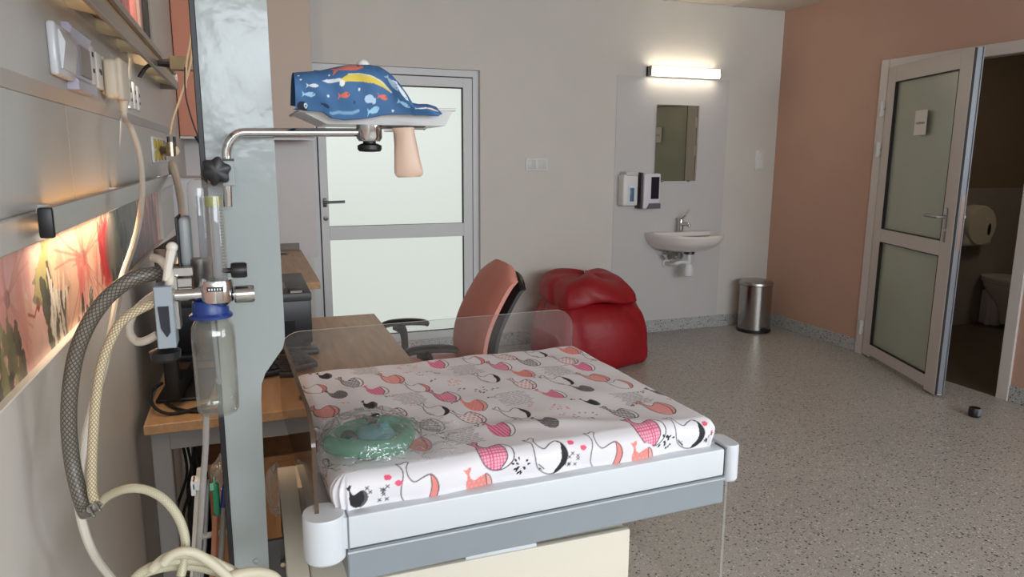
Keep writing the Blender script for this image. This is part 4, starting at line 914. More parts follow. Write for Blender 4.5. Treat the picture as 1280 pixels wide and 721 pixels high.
# ------------------------------------------------------------------ swivel tray on its chrome arm
t = thing('tray_arm', (-.02, 1.12, 1.32), 'chrome tray arm with black star knob clamped to the grey column', 'tray arm')
YA = 1.115
e0 = at(285, 258, Y=YA); e1 = at(283, 196, Y=YA); e2 = at(305, 165.5, Y=YA); e3 = at(452, 165.5, Y=YA+.02)
corner_pts = [(e1.x+(e2.x-e1.x)*(1-math.cos(PI/2*k/8)), YA, e1.z+(e2.z-e1.z)*math.sin(PI/2*k/8)) for k in range(9)]
MB().tube([tuple(e0)]+corner_pts+[tuple(e3)], .0063, 14).build('tube', CHROME, t)
c0 = at(276, 201, Y=YA); c1 = at(294, 232, Y=YA)
MB().box(c0.x, c1.x, YA-.013, YC, c1.z, c0.z, .0015, 1).build('clamp_block', COLP, t)
kc = at(270, 214, Y=YA-.03)
star = []
for k in range(48):
    a = 2*PI*k/48; star.append((.0185+.0022*math.cos(6*a)) )
rows = [[(kc.x+star[k]*f*math.cos(2*PI*k/48+.3), kc.y+dy, kc.z+star[k]*f*math.sin(2*PI*k/48+.3)) for k in range(48)] for f, dy in ((.3, .012), (.9, .010), (1, .004), (1, -.006), (.9, -.011), (.55, -.0135), (.0, -.014))]
MB().grid(rows, closed_v=True).tube([(kc.x, kc.y, kc.z), (c0.x+.004, YA-.012, kc.z)], .006, 10).build('star_knob', BLACK, t)
MB().box(e1.x-.012, e1.x+.01, YA-.009, YA+.009, c0.z, c0.z+.003).build('washer', BLACK, t, False)
q0 = at(447, 165, Y=1.135); q1 = at(476, 176, Y=1.135); kx = (q0.x+q1.x)/2
MB().lathe([(.016, q1.z-.001), (.0195, q1.z+.004), (.0195, q0.z+.012), (.017, q0.z+.014)], (kx, 1.135, 0), 28).build('clamp_collar', CHROME, t)
kz = at(460, 190, Y=1.135).z
MB().lathe([(.010, q1.z-.006), (.010, q1.z+.002)], (kx, 1.135, 0), 16).lathe([(.006, kz), (.016, kz+.001), (.0185, kz+.004), (.0185, kz+.010), (.012, kz+.013), (.009, q1.z-.004)], (kx, 1.135, 0), 24).build('tray_knob', BLACK, t)
# tray
za, zb = at(470, 157, Y=1.14).z, at(555, 140, Y=1.14).z
x0, x1 = at(372, 150, Y=1.14).x, at(556, 140, Y=1.14).x; x2, x3 = at(405, 157, Y=1.14).x, at(549, 156, Y=1.14).x
TW = mat('white_tray_enamel', (206, 206, 206), .3)
o_ = [(x0, 1.092, zb-.006), (x1, 1.092, zb), (x1, 1.25, zb), (x0, 1.25, zb-.006)]; i_ = [(x2, 1.105, za), (x3, 1.105, za), (x3, 1.237, za), (x2, 1.237, za)]
MB().add(o_+i_+[(p[0]+.002*(1 if k in (0, 3) else -1), p[1]+.002*(1 if k < 2 else -1), p[2]) for k, p in enumerate(o_)]+[(p[0], p[1], p[2]+.002) for p in i_],
    [(0, 1, 5, 4), (1, 2, 6, 5), (2, 3, 7, 6), (3, 0, 4, 7), (4, 5, 6, 7), (8, 9, 13, 12), (9, 10, 14, 13), (10, 11, 15, 14), (11, 8, 12, 15), (12, 13, 14, 15), (0, 1, 9, 8), (1, 2, 10, 9), (2, 3, 11, 10), (3, 0, 8, 11)]).build('tray', TW, t, False)
MB().tube([tuple(p) for p in [(x0, 1.092, zb-.006), (x1+.004, 1.092, zb+.001), (x1+.004, 1.25, zb+.001), (x0-.004, 1.25, zb-.006)]], .0022, 8, closed=True).build('tray_rim', TW, t)
MB().tube([(kx, 1.135, za-.003), (at(531, 160, Y=1.13).x, 1.135, at(531, 160, Y=1.13).z)], .0025, 8).ball((at(531, 160, Y=1.13).x, 1.135, at(531, 160, Y=1.13).z), .0032, 10, 6).build('pin', STEEL, t)
t = thing('plastic_paddle', tuple(at(510, 190, Y=1.1)), 'beige translucent plastic paddle hanging below the white tray', 'paddle')
LE = [(490, 160), (494.5, 170), (494, 190), (494, 212), (495.5, 219), (499, 222)]; RE = [(517.5, 159), (519, 168), (523.5, 190), (529, 211), (530, 217.5), (527, 221)]
NL = 24; rows = []
pL = spline([at(a, b_, Y=1.10) for a, b_ in LE], 5); pR = spline([at(a, b_, Y=1.10) for a, b_ in RE], 5); NL = len(pL)
for s_ in (0, 1):
    for i in (range(NL) if s_ == 0 else range(NL-1, -1, -1)):
        rows.append([tuple(pL[i].lerp(pR[i], k/10)+Vector((0, -.007*(1-(2*k/10-1)**2)+.0022*s_+.008*i/NL, 0))) for k in range(11)])
m = MB().grid(rows, closed_u=True)
for e in (0, 10): m.add([r[e] for r in rows], [tuple(range(len(rows)))])
m.build('paddle', mat('beige_translucent_plastic', (200, 172, 152), .35), t, angle=60)
hk = at(492, 163, Y=1.12); MB().tube([tuple(at(480, 163, Y=1.125)), tuple(hk), tuple(at(500, 165, Y=1.11))], .0025, 8).build('hook', WHITE, t)

# ---- blue sea-life cloth lying over the tray
BLUE = (56, 98, 142)
CW_, CH_ = .30, .26; V0 = .085
TOPL = [(365, 92), (382, 91), (400, 89), (415, 85.5), (430, 83), (445, 82), (460, 82), (472, 85), (484, 93), (495, 104), (503, 116), (509, 128.5), (517, 131), (530, 131), (540, 133.5), (545, 140)]
BOTL = [(365, 138), (380, 140.5), (400, 142), (412, 150), (425, 152), (445, 151), (460, 149), (472, 146), (484, 145), (495, 145), (505, 145), (512, 146), (520, 146), (530, 146.5), (540, 147), (545, 144)]
C = Canvas(CW_, CH_, .0012, BLUE); rg = random.Random(4)
def cp(cx, cy):
    """a spot of the print, from where it is seen on the bunched cloth"""
    px, py = 340+cx/4.007, 60+cy/4.007
    T_ = np.interp(px, [a for a, b_ in TOPL], [b_ for a, b_ in TOPL]); B_ = np.interp(px, [a for a, b_ in BOTL], [b_ for a, b_ in BOTL])
    fr_ = min(1, max(0, (B_-py)/(B_-T_))); return ((px-365)/180*CW_, V0+.12*math.asin(fr_**(1/.9))*2/PI)
def fish(p, L, col, rot=0., h=.42):
    x, y = p; c, q = math.cos(rot), math.sin(rot)
    T = lambda P: [(x+L*(a*c-b*q), y+L*(a*q+b*c)) for a, b in P]
    C.poly(T([(p_.x, p_.y) for p_ in spline([(.5, 0, 0), (.2, h*.5, 0), (-.25, h*.28, 0), (-.38, 0, 0), (-.25, -h*.28, 0), (.2, -h*.5, 0)], 4, True)]), col); C.poly(T([(-.3, 0), (-.6, .24), (-.52, 0), (-.6, -.24)]), col); C.ell(*T([(.32, .05)])[0], L*.045, L*.045, (28, 40, 60))
PALE = (206, 214, 222); LB = (150, 196, 224); ORG = (206, 104, 84); DKB = (28, 48, 84)
for p, L, c_, r_ in (((182, 204), .021, PALE, .0), ((164, 245), .023, LB, .0), ((328, 250), .021, ORG, 0), ((620, 285), .024, LB, -.1), ((765, 315), .034, (224, 196, 190), -.15), ((700, 312), .02, PALE, .2), ((605, 222), .036, PALE, -.8), ((560, 190), .03, (150, 170, 196), -.8), ((515, 258), .02, ORG, -.2), ((360, 112), .06, (196, 110, 96), .1), ((237, 288), .016, DKB, 0), ((470, 322), .022, LB, .1)):
    fish(cp(*p), L, c_, r_)
C.poly([cp(*p) for p in ((300, 178), (352, 152), (400, 146), (450, 152), (500, 180), (540, 216), (558, 238), (520, 214), (470, 190), (420, 182), (370, 184), (330, 190))], (206, 186, 76))
C.stroke([cp(*p) for p in ((352, 150), (402, 143), (452, 150), (502, 178), (556, 234))], .0026, (214, 212, 190)); C.poly([cp(*p) for p in ((226, 176), (250, 166), (310, 168), (320, 182), (255, 184))], PALE)
q_ = cp(318, 192); C.ell(q_[0], q_[1], .0052, .0062, (222, 222, 216)); q_ = cp(447, 264); C.ell(q_[0], q_[1], .009, .0062, (176, 204, 226)); q_ = cp(470, 276); C.ell(q_[0], q_[1], .0045, .0042, (176, 204, 226))
q_ = cp(132, 300); C.ell(q_[0], q_[1], .010, .009, (24, 30, 44)); q_ = cp(147, 296); C.ell(q_[0], q_[1], .0034, .0042, (200, 220, 230)); C.ell(q_[0], q_[1], .0017, .002, (30, 60, 90))
C.stroke([cp(*p) for p in ((262, 322), (300, 326), (330, 332), (365, 334), (396, 322))], .0038, (120, 160, 190))
for p in ((120, 155), (128, 175), (262, 148), (400, 220), (252, 243), (375, 284), (566, 322)): q_ = cp(*p); C.ell(q_[0], q_[1], .0022, .0022, PALE if p[0] != 375 else (30, 60, 110))
for k in range(30): C.ell(rg.uniform(0, CW_), rg.choice([rg.uniform(.215, .26), rg.uniform(0, .07)]), .003, .0022, rg.choice([PALE, LB, ORG]))
YCL = 1.115
tx_ = np.array([at(a, b_, Y=YCL).x for a, b_ in TOPL]); tz_ = np.array([at(a, b_, Y=YCL).z for a, b_ in TOPL]); bx_ = np.array([at(a, b_, Y=YCL).x for a, b_ in BOTL]); bz_ = np.array([at(a, b_, Y=YCL).z for a, b_ in BOTL])
def cloth(U, V):
    f = U/CW_; X = tx_[0]+(tx_[-1]-tx_[0])*f
    T_ = np.interp(X, tx_, tz_); B_ = np.interp(X, bx_, bz_)
    g = (V-V0)/.12                     # 0 bottom front .. 1 top
    h = np.clip(g, 0, 1); y = YCL-.038-.016*np.sin(h*PI)*np.minimum(1, (1-f)*6)+.028*h**2
    z = B_+(T_-B_)*np.sin(np.clip(h, 0, 1)*PI/2)**.9
    up = np.clip((V-V0-.12)/(CH_-V0-.12), 0, 1); y = y+up*.085*np.minimum(1, .3+(1-f)*3); z = z-up*(T_-B_)*.8*up
    dn = np.clip((V0-V)/V0, 0, 1); y = y+dn*.07; z = np.where(dn > 0, B_+.001+dn*.003, z)
    fold = .0022*np.sin(f*34+V*50)*np.sin(h*PI)+.003*np.sin(f*11+V*70)*np.sin(h*PI)*np.exp(-((f-.7)/.2)**2)
    return X, y+fold, z+.001*np.sin(f*23)*np.sin(h*PI)
t = thing('sea_print_cloth', (.19, 1.12, 1.45), 'blue cloth with fish and sea animals bunched on the white tray', 'cloth')
C.mesh('cloth', cloth, mat('sea_print_cotton', (60, 100, 150), .7, attr='print', bump=.06, bscale=400), t)
wp = at(455, 80, Y=1.16)
MB().ball((wp.x, 1.17, wp.z-.004), (.011, .012, .012), 16, 10).lathe([(.008, -.03), (.008, -.002)], (wp.x+.003, 1.17, wp.z-.004), 12).build('white_knob', WHITE, t)
# ================================================================== oxygen set, suction hoses, small foreground things
YG = 1.02
def A(px, py, Y=YG): return at(px, py, Y=Y)
PX = 0.00107          # metres per pixel at this depth
BLK_T = mat('white_graduation', (60, 60, 60), .5)
t = thing('oxygen_flowmeter', tuple(A(266, 420)), 'chrome flowmeter with clear humidifier bottle and blue lid beside the column', 'flowmeter')
def zc(py): return A(268, py).z
cx_ = A(270, 300).x; bx0 = A(264, 440).x
b0 = A(271, 365); R_ = 20*PX
MB().lathe([(R_*.45, zc(394)), (R_*.45, zc(386)), (R_*.6, zc(383)), (R_*.98, zc(376)), (R_*1.0, zc(353)), (R_*.94, zc(349)), (R_*.6, zc(348))], (b0.x, YG, 0), 28).build('valve_body', CHROME, t)
MB().box(b0.x-.011, b0.x+.009, YG-R_-.0012, YG-R_+.004, zc(361), zc(355.5)).build('label', BLACK, t, False)
lb = MB()
for k in range(5): lb.box(b0.x-.009+.0034*k, b0.x-.0072+.0034*k, YG-R_-.0016, YG-R_, zc(359.6), zc(357))
lb.build('label_mark', WHITE, t, False)
MB().lathe([(.0122, zc(349)), (.0122, zc(246)), (.0118, zc(244)), (.0108, zc(244)), (.0108, zc(348))], (cx_, YG, 0), 24).build('flow_tube', CLEAR, t)
MB().lathe([(.0055, zc(348)), (.0055, zc(258))], (cx_+.001, YG, 0), 14).build('inner_tube', clear('milky_inner_tube', (214, 218, 226), .8, .45), t)
MB().lathe([(.0100, zc(257)), (.0100, zc(246))], (cx_, YG, 0), 18).build('yellow_cap', clear('yellow_green_cap', (214, 216, 110), .6, .6), t)
g = MB()
for k in range(22): z = zc(262+k*3.8); g.box(cx_+.0065, cx_+.0065+(.0035 if k % 5 else .005), YG-.0128, YG-.0118, z-.0004, z+.0004)
g.build('graduation', BLK_T, t, False)
k0 = A(288, 338); k1 = A(308, 338)
MB().lathe([(.0035, -.012), (.0035, .0), (.0095, .001), (.0105, .004), (.0105, .018), (.009, .021)], (k0.x, YG, k0.z), 20, (1, 0, 0)).build('black_knob', BLACK, t)
k0 = A(293, 368); kn = []
m = MB().tube([(k0.x-.012, YG, k0.z), (k0.x, YG, k0.z)], .005, 12); rows = []
for i in range(13):
    x = k0.x+.0255*i/12; r0 = .0118-(.0013 if i in (0, 12) else 0)
    rows.append([(x, YG+(r0-(.0007 if (i+k) % 2 else 0))*math.cos(2*PI*k/44), k0.z+(r0-(.0007 if (i+k) % 2 else 0))*math.sin(2*PI*k/44)) for k in range(44)])
m.grid(rows, closed_v=True).add(rows[0], [tuple(range(44))]).add(rows[-1], [tuple(range(44))])
m.build('knurled_knob', mat('knurled_chrome', (200, 200, 196), .22, 1.), t, angle=20)
ca = A(221, 369); MB().tube([(ca.x-.002, YG, ca.z), (b0.x-R_+.002, YG, ca.z)], .0085, 14).lathe([(.010, 0), (.010, .012)], (A(244, 369).x, YG, ca.z), 14, (1, 0, 0)).build('inlet_stem', CHROME, t)
# humidifier
lx = A(263, 385).x
MB().lathe([(.0275, zc(396)), (.0275, zc(393)), (.0235, zc(390)), (.0225, zc(377)), (.021, zc(375))], (lx, YG+.004, 0), 28).build('blue_lid', mat('blue_lid_plastic', (26, 54, 120), .35), t)
zt_, zb_ = zc(396), zc(516)
BOT = clear('humidifier_plastic', (246, 247, 244), 1.5, .04, .04)
MB().lathe([(.018, zt_), (.022, zt_-.004), (.0268, zt_-.014), (.0280, zt_-.03), (.0272, zb_+.012), (.0268, zb_+.006), (.024, zb_), (.0, zb_+.003), (.0, zb_+.005), (.0228, zb_+.003), (.0254, zb_+.012), (.0262, zt_-.03), (.025, zt_-.015), (.018, zt_-.002)], (lx+.001, YG+.004, 0), 32).build('bottle', BOT, t)
MB().tube([(lx+.001, YG+.004, zt_), (lx+.004, YG+.004, zc(475))], .0028, 10).ball((lx+.004, YG+.004, zc(477)), (.0042, .0042, .006), 10, 6).build('dip_tube', clear('milky_inner_tube'), t)
MB().tube([tuple(A(258, 517)), tuple(A(257, 560)), tuple(A(254, 600)), tuple(A(250, 660)), tuple(A(244, 730))], .0042, 10).build('drain_tube', clear('milky_tube', (206, 204, 200), .6, .55), t)
# second tube and vacuum gauge on the clamp
t = thing('suction_regulator', tuple(A(215, 390)), 'grey clamp block with second clear tube and gauge left of the flowmeter', 'regulator')
YS = 1.05
def S(px, py): return at(px, py, Y=YS)
q = S(251, 300); zq = lambda py: S(250, py).z
MB().lathe([(.0135, zq(328)), (.0135, zq(236)), (.012, zq(229)), (.008, zq(225)), (.0, zq(224))], (q.x, YS+.01, 0), 24).build('clear_tube', CLEAR, t)
MB().lathe([(.0052, zq(328)), (.0052, zq(245))], (q.x+.002, YS+.01, 0), 12).build('inner_tube', clear('milky_inner_tube'), t)
MB().lathe([(.0135, zq(375)), (.0135, zq(332)), (.0145, zq(330)), (.0145, zq(324))], (q.x-.003, YS+.01, 0), 20).build('tube_base', mat('dull_steel', (140, 138, 136), .35, .9), t)
g0, g1 = S(219, 272), S(240, 333)
MB().box(g0.x+.002, g1.x, YS, YS+.05, g1.z, g0.z, .006, 3).build('gauge_housing', mat('gauge_grey', (142, 146, 148), .4), t)
MB().box(g0.x-.0008, g0.x+.003, YS-.001, YS+.052, g1.z-.002, g0.z+.001, .001, 1).build('gauge_face', BLACK, t)
c0, c1 = A(192, 357), A(222, 432)
bl_ = MB().box(c0.x, c1.x, YG-.012, YG+.03, c1.z, c0.z, .0012, 1).build('clamp_block', mat('clamp_grey_blue', (150, 160, 168), .35, .3), t)
s0, s1 = A(198, 381), A(215, 418)
MB().prism([(s0.x, s0.z), (s1.x, s0.z), (s1.x, s1.z+.006), (s1.x-.004, s1.z), (s0.x+.008, s1.z), (s0.x+.002, s1.z+.012)], 'XZ', YG-.0135, YG-.0118).build('slot', mat('dark_slot', (30, 34, 44), .3), bl_, False)
a0, a1 = A(214, 357), A(228, 432)
MB().box(a0.x, a1.x, YG+.002, YG+.026, A(226, 412).z, A(226, 345).z, .001, 1).build('clamp_plate', STEEL, t)
for pa, pb in (((213, 342), (241, 342)), ((215, 356), (240, 356))):
    u, v = A(*pa), A(*pb); MB().box(u.x, v.x, YG+.01, YG+.024, u.z-.006, u.z+.006, .001, 1).build('bar', STEEL, t)
kn = A(206, 442)
MB().lathe([(.004, kn.z), (.004, c1.z)], (kn.x, YG+.008, 0), 10).lathe([(.012, kn.z-.012), (.0185, kn.z-.008), (.0195, kn.z+.002), (.010, kn.z+.006), (.006, kn.z+.010)], (kn.x, YG+.008, 0), 18).build('clamp_screw', BLACK, t)
u = A(213, 318); v = A(208, 345)
MB().tube([tuple(A(215, 310)), tuple(A(211, 330)), tuple(A(208, 350))], [.006, .0052, .005], 10).ball(tuple(A(215, 309)), .0072, 12, 8).build('white_nozzle', mat('warm_white_plastic', (214, 206, 194), .35), t)
# ---- the hoses
BRAID = None
def braid(name, base, line, rough=.4, scale=240.):
    m = bpy.data.materials.new(name); m.use_nodes = True; nt = m.node_tree; b = nt.nodes['Principled BSDF']; b.inputs['Roughness'].default_value = rough
    at_ = nt.nodes.new('ShaderNodeAttribute'); at_.attribute_name = 'hose_uv'
    sp = nt.nodes.new('ShaderNodeSeparateXYZ'); nt.links.new(at_.outputs['Vector'], sp.inputs[0])
    outs = []
    for sg in (1, -1):
        mu = nt.nodes.new('ShaderNodeMath'); mu.operation = 'MULTIPLY_ADD'; mu.inputs[1].default_value = sg; nt.links.new(sp.outputs['X'], mu.inputs[0]); nt.links.new(sp.outputs['Y'], mu.inputs[2])
        fr_ = nt.nodes.new('ShaderNodeMath'); fr_.operation = 'FRACT'; nt.links.new(mu.outputs[0], fr_.inputs[0])
        lt = nt.nodes.new('ShaderNodeMath'); lt.operation = 'LESS_THAN'; lt.inputs[1].default_value = .3; nt.links.new(fr_.outputs[0], lt.inputs[0]); outs.append(lt)
    mx = nt.nodes.new('ShaderNodeMath'); mx.operation = 'MAXIMUM'; nt.links.new(outs[0].outputs[0], mx.inputs[0]); nt.links.new(outs[1].outputs[0], mx.inputs[1])
    c = nt.nodes.new('ShaderNodeMix'); c.data_type = 'RGBA'; nt.links.new(mx.outputs[0], c.inputs['Factor']); c.inputs['A'].default_value = (*lin(base), 1); c.inputs['B'].default_value = (*lin(line), 1)
    nt.links.new(c.outputs['Result'], b.inputs['Base Color'])
    bp = nt.nodes.new('ShaderNodeBump'); bp.inputs['Strength'].default_value = .3; bp.inputs['Distance'].default_value = .002; nt.links.new(mx.outputs[0], bp.inputs['Height']); nt.links.new(bp.outputs['Normal'], b.inputs['Normal'])
    MATS[name] = m; return m
def hose(name, pts, r, m, parent=None, n=16, turns=8, pitch=.013, sub=8):
    P = spline(pts, sub); b = MB().tube(P, r, n)
    me_o = b.build(name, m, parent, recalc=False); me = me_o.data
    a = me.attributes.new('hose_uv', 'FLOAT_VECTOR', 'CORNER'); L = [0.]
    for i in range(1, len(P)): L.append(L[-1]+(P[i]-P[i-1]).length)
    for poly in me.polygons:
        i0 = min(me.loops[l].vertex_index for l in poly.loop_indices)
        for l in poly.loop_indices:
            v = me.loops[l].vertex_index; i, k = divmod(v, n)
            ks = sorted(me.loops[q].vertex_index % n for q in poly.loop_indices)
            kk = k+n if (ks[0] == 0 and ks[-1] == n-1 and k == 0 and len(poly.loop_indices) == 4) else k
            a.data[l].vector = (kk/n*turns, L[i]/pitch, 0)
    return me_o
DARKH = braid('dark_braided_hose', (128, 121, 108), (68, 65, 60)); BEIGH = braid('beige_braided_hose', (208, 196, 166), (146, 128, 98)); PALEH = braid('pale_ribbed_hose', (200, 194, 168), (182, 175, 146))
def HP(l): return [tuple(at(px, py, Y=yy)) for px, py, yy in l]
dh = [(226, 338, 1.08), (198, 341, 1.06), (165, 349, 1.05), (135, 371, 1.05), (112, 402, 1.05), (96, 440, 1.05), (88, 485, 1.05), (86, 530, 1.05), (90, 575, 1.05), (97, 608, 1.04), (104, 632, 1.03), (109, 642, 1.02)]
tag(hose('suction_hose', HP(dh), [.0098]*89, DARKH, None, 18, 11, .0075), 'thick dark grey braided hose arching from the regulator and down past the mural', 'hose')
bh = [(222, 366, 1.02), (196, 377, 1.02), (170, 389, 1.02), (151, 403, 1.02), (139, 424, 1.02), (128, 452, 1.02), (121, 490, 1.02), (117, 535, 1.02), (115, 580, 1.02), (115, 610, 1.02), (118, 626, 1.02)]
tag(hose('braided_hose', HP(bh), [.0062]*81, BEIGH, None, 14, 9, .0062), 'beige braided hose looping from the clamp block down to the hose joint', 'hose')
wh = [(192, 322, 1.06), (202, 326, 1.04), (210, 338, 1.03), (212, 352, 1.02), (206, 362, 1.04), (188, 372, 1.06), (170, 388, 1.07), (162, 404, 1.07), (163, 418, 1.06), (172, 427, 1.05), (184, 425, 1.04), (197, 418, 1.035)]
tag(MB().tube(spline(HP(wh), 8), .0056, 12).build('white_hose', mat('white_hose', (206, 196, 182), .45)), 'smooth white hose curling round the grey clamp block', 'hose')
ph = [(122, 632, 1.03), (135, 620, 1.02), (158, 611, 1.0), (182, 612, .99), (205, 624, .98), (222, 645, .97), (231, 670, .96), (231, 695, .95), (226, 720, .94)]
pho = tag(hose('clear_hose', HP(ph), [.0058]*65, PALEH, None, 14, 9, .0035), 'translucent ribbed hose arching from the hose joint to the coil below', 'hose')
jt = at(119, 629, Y=1.02)
t = thing('hose_joint', tuple(jt), 'small metal joint with clips where the braided hoses meet', 'joint')
MB().tube(HP([(112, 638, 1.02), (124, 626, 1.02)]), .0068, 12).build('sleeve', STEEL, t); 
for px, py in ((115, 635), (122, 628)):
    c = at(px, py, Y=1.02); j2 = MB().tube([(c.x-.002, 1.02-.008, c.z+.006), (c.x+.003, 1.02-.009, c.z-.006)], .0016, 6).ball((c.x+.003, 1.011, c.z-.007), .0024, 8, 6)
    j2.build('clip', mat('dull_steel', (140, 138, 136)), t)
# coil of hose at the bottom of the picture
t = thing('hose_coil', tuple(at(250, 730, Y=.95)), 'coiled bundle of pale hose hung at the foot of the column', 'hose coil')
COILM = mat('cream_hose', (204, 196, 172), .4)
for k, (dy, pts) in enumerate(((0, [(160, 735), (176, 716), (205, 703), (240, 700), (275, 706), (305, 722), (330, 740)]), (-.012, [(190, 712), (205, 698), (228, 692), (255, 697), (280, 709), (310, 730)]), (-.024, [(204, 704), (216, 693), (232, 689), (250, 694), (275, 712), (298, 735)]), (.012, [(150, 745), (170, 722), (205, 709), (245, 708), (290, 720), (330, 728), (350, 745)]))):
    h_ = hose('loop', HP([(px, py, .95+dy) for px, py in pts]), [.0060]*(8*(len(pts)-1)+1), PALEH if k in (0, 3) else COILM, t, 12, 9, .0035)
MB().tube(spline(HP([(262, 745, .93), (275, 728, .93), (300, 718, .93), (325, 716, .94), (345, 724, .95), (352, 745, .95)]), 6), .0075, 12).build('loop', COILM, t)

# ---- white holder frame with suction connectors
t = thing('catheter_holder', tuple(A(252, 650, 1.3)), 'white frame with clip and crossbars standing left of the column foot', 'holder')
WM = mat('warm_white_metal', (206, 200, 188), .45)
def H(px, py, Y=1.28): return at(px, py, Y=Y)
MB().tube([tuple(H(251, 585)), tuple(H(247, 640)), tuple(H(241, 745))], .0065, 4).tube([tuple(H(256, 590, 1.27)), tuple(H(253, 640, 1.27)), tuple(H(247, 745, 1.27))], .0022, 6).build('upright', WM, t, False)
for (pa, pb) in (((244, 672), (295, 662)), ((262, 713), (296, 705))):
    a, b_ = H(*pa), H(*pb); MB().tube([tuple(a), tuple(b_)], .0058, 4).build('crossbar', WM, t, False)
MB().tube([tuple(H(260, 600)), tuple(H(256, 680)), tuple(H(250, 745))], .0035, 6).build('back_rod', GREY, t)
a = H(239, 596); b_ = H(255, 608)
MB().box(a.x, b_.x+.006, 1.255, 1.285, b_.z+.004, a.z, .004).box(a.x, a.x+.008, 1.255, 1.285, b_.z-.004, a.z, .002).build('clip', WHITE, t)
t = thing('suction_connector', tuple(H(271, 615, 1.25)), 'green plastic suction connector hanging on the holder with clear tube', 'connector')
GN = mat('green_plastic', (30, 140, 100), .35); GNL = mat('light_green_plastic', (120, 200, 160), .35)
a = H(265, 604, 1.25); b_ = H(276, 643, 1.25)
MB().box(a.x, b_.x, 1.245, 1.257, b_.z, a.z, .003).build('body', GN, t); MB().box(H(267, 596, 1.25).x, H(269.5, 604, 1.25).x, 1.246, 1.252, a.z-.005, H(267, 595, 1.25).z, .001, 1).box(H(262, 604, 1.25).x, H(268, 604, 1.25).x, 1.244, 1.25, H(262, 612, 1.25).z, H(262, 604, 1.25).z, .001, 1).build('tab', GNL, t)
MB().tube([tuple(H(270, 643, 1.25)), tuple(H(268, 690, 1.25)), tuple(H(264, 745, 1.25))], .0055, 10).build('tube', mat('orange_tube', (170, 110, 80), .4), t)
t = thing('suction_connector', tuple(H(281, 620, 1.25)), 'dark blue plastic suction connector beside the green one', 'connector')
MB().tube([tuple(H(282, 606, 1.25)), tuple(H(281, 620, 1.25)), tuple(H(279.5, 633, 1.25))], [.0055, .006, .0055], 12).build('body', mat('navy_plastic', (36, 34, 110), .35), t)
MB().tube([tuple(H(280, 633, 1.25)), tuple(H(278, 670, 1.25)), tuple(H(273, 745, 1.25))], .0052, 10).build('tube', clear('milky_tube'), t)
FILM = clear('crumpled_film', (250, 250, 250), 1.9, .10, .12, bump=1.0, bscale=45)
def film(name, c, rx, ry, rz, seed, parent, n=26, rough=.25):
    rg_ = random.Random(seed); ph = [rg_.uniform(0, 6.28) for _ in range(12)]; rows = []
    for i in range(n+1):
        row = []
        for k in range(n*2):
            th = PI*i/n; a = PI*k/n; d = 1+rough*sum(math.sin((j*2+3)*a+ph[j]+(j+2)*th*1.7)*math.sin((j+2)*th+ph[j+5])/(j+2) for j in range(5))
            row.append((c[0]+rx*d*math.sin(th)*math.cos(a), c[1]+ry*d*math.sin(th)*math.sin(a), c[2]-rz*d*math.cos(th)))
        rows.append(row)
    return MB().grid(rows, closed_v=True).build(name, FILM, parent, angle=25)
c = H(286, 595, 1.42); c2 = H(346, 612, 1.45)
tag(film('plastic_wrap', c, .03, .03, .045, 3, None), 'crumpled clear plastic wrapping above the blue connector left of the column', 'wrapping')
tag(film('plastic_wrap', c2, .022, .03, .05, 8, None), 'crumpled clear plastic wrapping right of the column before the brown cabinet', 'wrapping')

# ---- oxygen mask in a clear bag on the mattress
t = thing('oxygen_mask', tuple(at(460, 550, Z=.97)), 'green oxygen mask with coiled tubing and black straps inside the clear bag', 'oxygen mask')
MG = clear('green_tubing', (96, 206, 160), .9, .45, .1); MGF = clear('pale_green_mask', (136, 200, 204), .9, .45, .1)
mc = at(462, 548, Z=.965); TB = .0055
for k in range(3):
    rx, ry = .066-.005*k, .056-.006*k
    pts = [(mc.x+rx*math.cos(a)+.003*math.sin(3*a+k), mc.y+ry*math.sin(a), .960+.006*k+.003*math.sin(2*a+k)) for a in np.linspace(0, 2*PI, 40, endpoint=False)]
    MB().tube(pts, .0043, 8, closed=True).build('tube_loop', MG, t)
rows = []
mx_, my_ = mc.x+.0, mc.y-.018
for i in range(9):
    f = i/8; z = .957+.036*math.sin(f*PI/2); s_ = math.cos(f*PI/2)**.7
    rows.append([(mx_+.036*s_*math.cos(a)*(1+.2*math.cos(a)), my_+.026*s_*math.sin(a), z) for a in np.linspace(0, 2*PI, 24, endpoint=False)])
MB().grid(rows, closed_v=True).build('face_piece', MGF, t)
MB().lathe([(.007, 0), (.0075, .018), (.006, .02)], (mx_+.012, my_-.008, .985), 14, (.3, -.5, .6)).build('port', MGF, t)
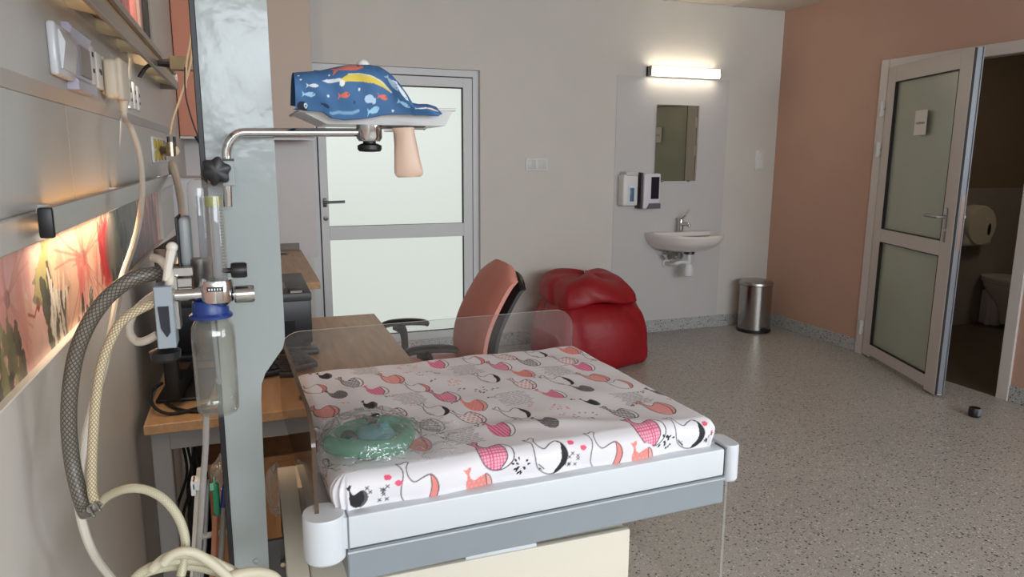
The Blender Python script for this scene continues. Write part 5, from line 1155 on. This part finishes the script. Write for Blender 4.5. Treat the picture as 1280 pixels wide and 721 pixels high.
MB().tube([(mc.x+.060*math.cos(a)+.003*math.sin(3*a), mc.y+.050*math.sin(a), .968+.003*math.sin(2*a)) for a in np.linspace(0, 2*PI, 40, endpoint=False)], .0135, 12, closed=True).build('mask_cushion', clear('teal_cushion', (158, 222, 202), .9, .36, .1), t)
for pts in ([(.012, .032, .018), (.014, .016, .036), (.004, .002, .040), (.001, -.012, .034)], [(.006, .034, .02), (-.002, .018, .036), (-.004, .006, .038)], [(-.046, -.016, .018), (-.038, -.022, .030), (-.028, -.032, .026), (-.022, -.036, .012)]):
    MB().tube(spline([(mc.x+a, mc.y+b_, .960+c_) for a, b_, c_ in pts], 6), .0055, 8, flat=.4).build('strap', BLACK, t)
MB().box(mc.x-.045, mc.x-.02, mc.y-.045, mc.y-.03, .956, .967, .002).build('clip', mat('pale_clip', (176, 206, 196), .3), t)
ba = thing('plastic_bag', tuple(at(465, 555, Z=.97)), 'clear crumpled plastic bag holding the green mask on the mattress corner', 'bag')
rg = random.Random(9); NX, NY = 46, 40; ph = [rg.uniform(0, 6.28) for _ in range(16)]
bw_, bd_ = .215, .165; rows_t, rows_b = [], []
for j in range(NY+1):
    rt, rb = [], []
    for i in range(NX+1):
        u, v = i/NX, j/NY
        ox = .010*math.sin(v*9+ph[0])*(abs(u-.5)*2)**2; oy = .008*math.sin(u*11+ph[1])*(abs(v-.5)*2)**2
        x = mc.x-.088+bw_*u+ox+.02*v; y = mc.y-.09+bd_*v+oy
        r2 = ((x-mc.x)/.082)**2+((y-mc.y)/.078)**2
        dome = .045*max(0, 1-r2)**.4 if r2 < 1 else 0
        cr = sum(math.sin(ph[k]+u*(7+3*k)+v*(5+4*((k*3) % 5)))*math.sin(ph[k+6]+v*(9+2*k)) for k in range(6))
        z = .9525+.004+dome*.95+abs(cr)*.0042+.003*math.sin(30*u+17*v)*math.sin(23*v)
        rt.append((x, y, max(z, .9545))); rb.append((x, y, .9535))
    rows_t.append(rt)
MB().grid(rows_t).build('film', FILM, ba, angle=14)
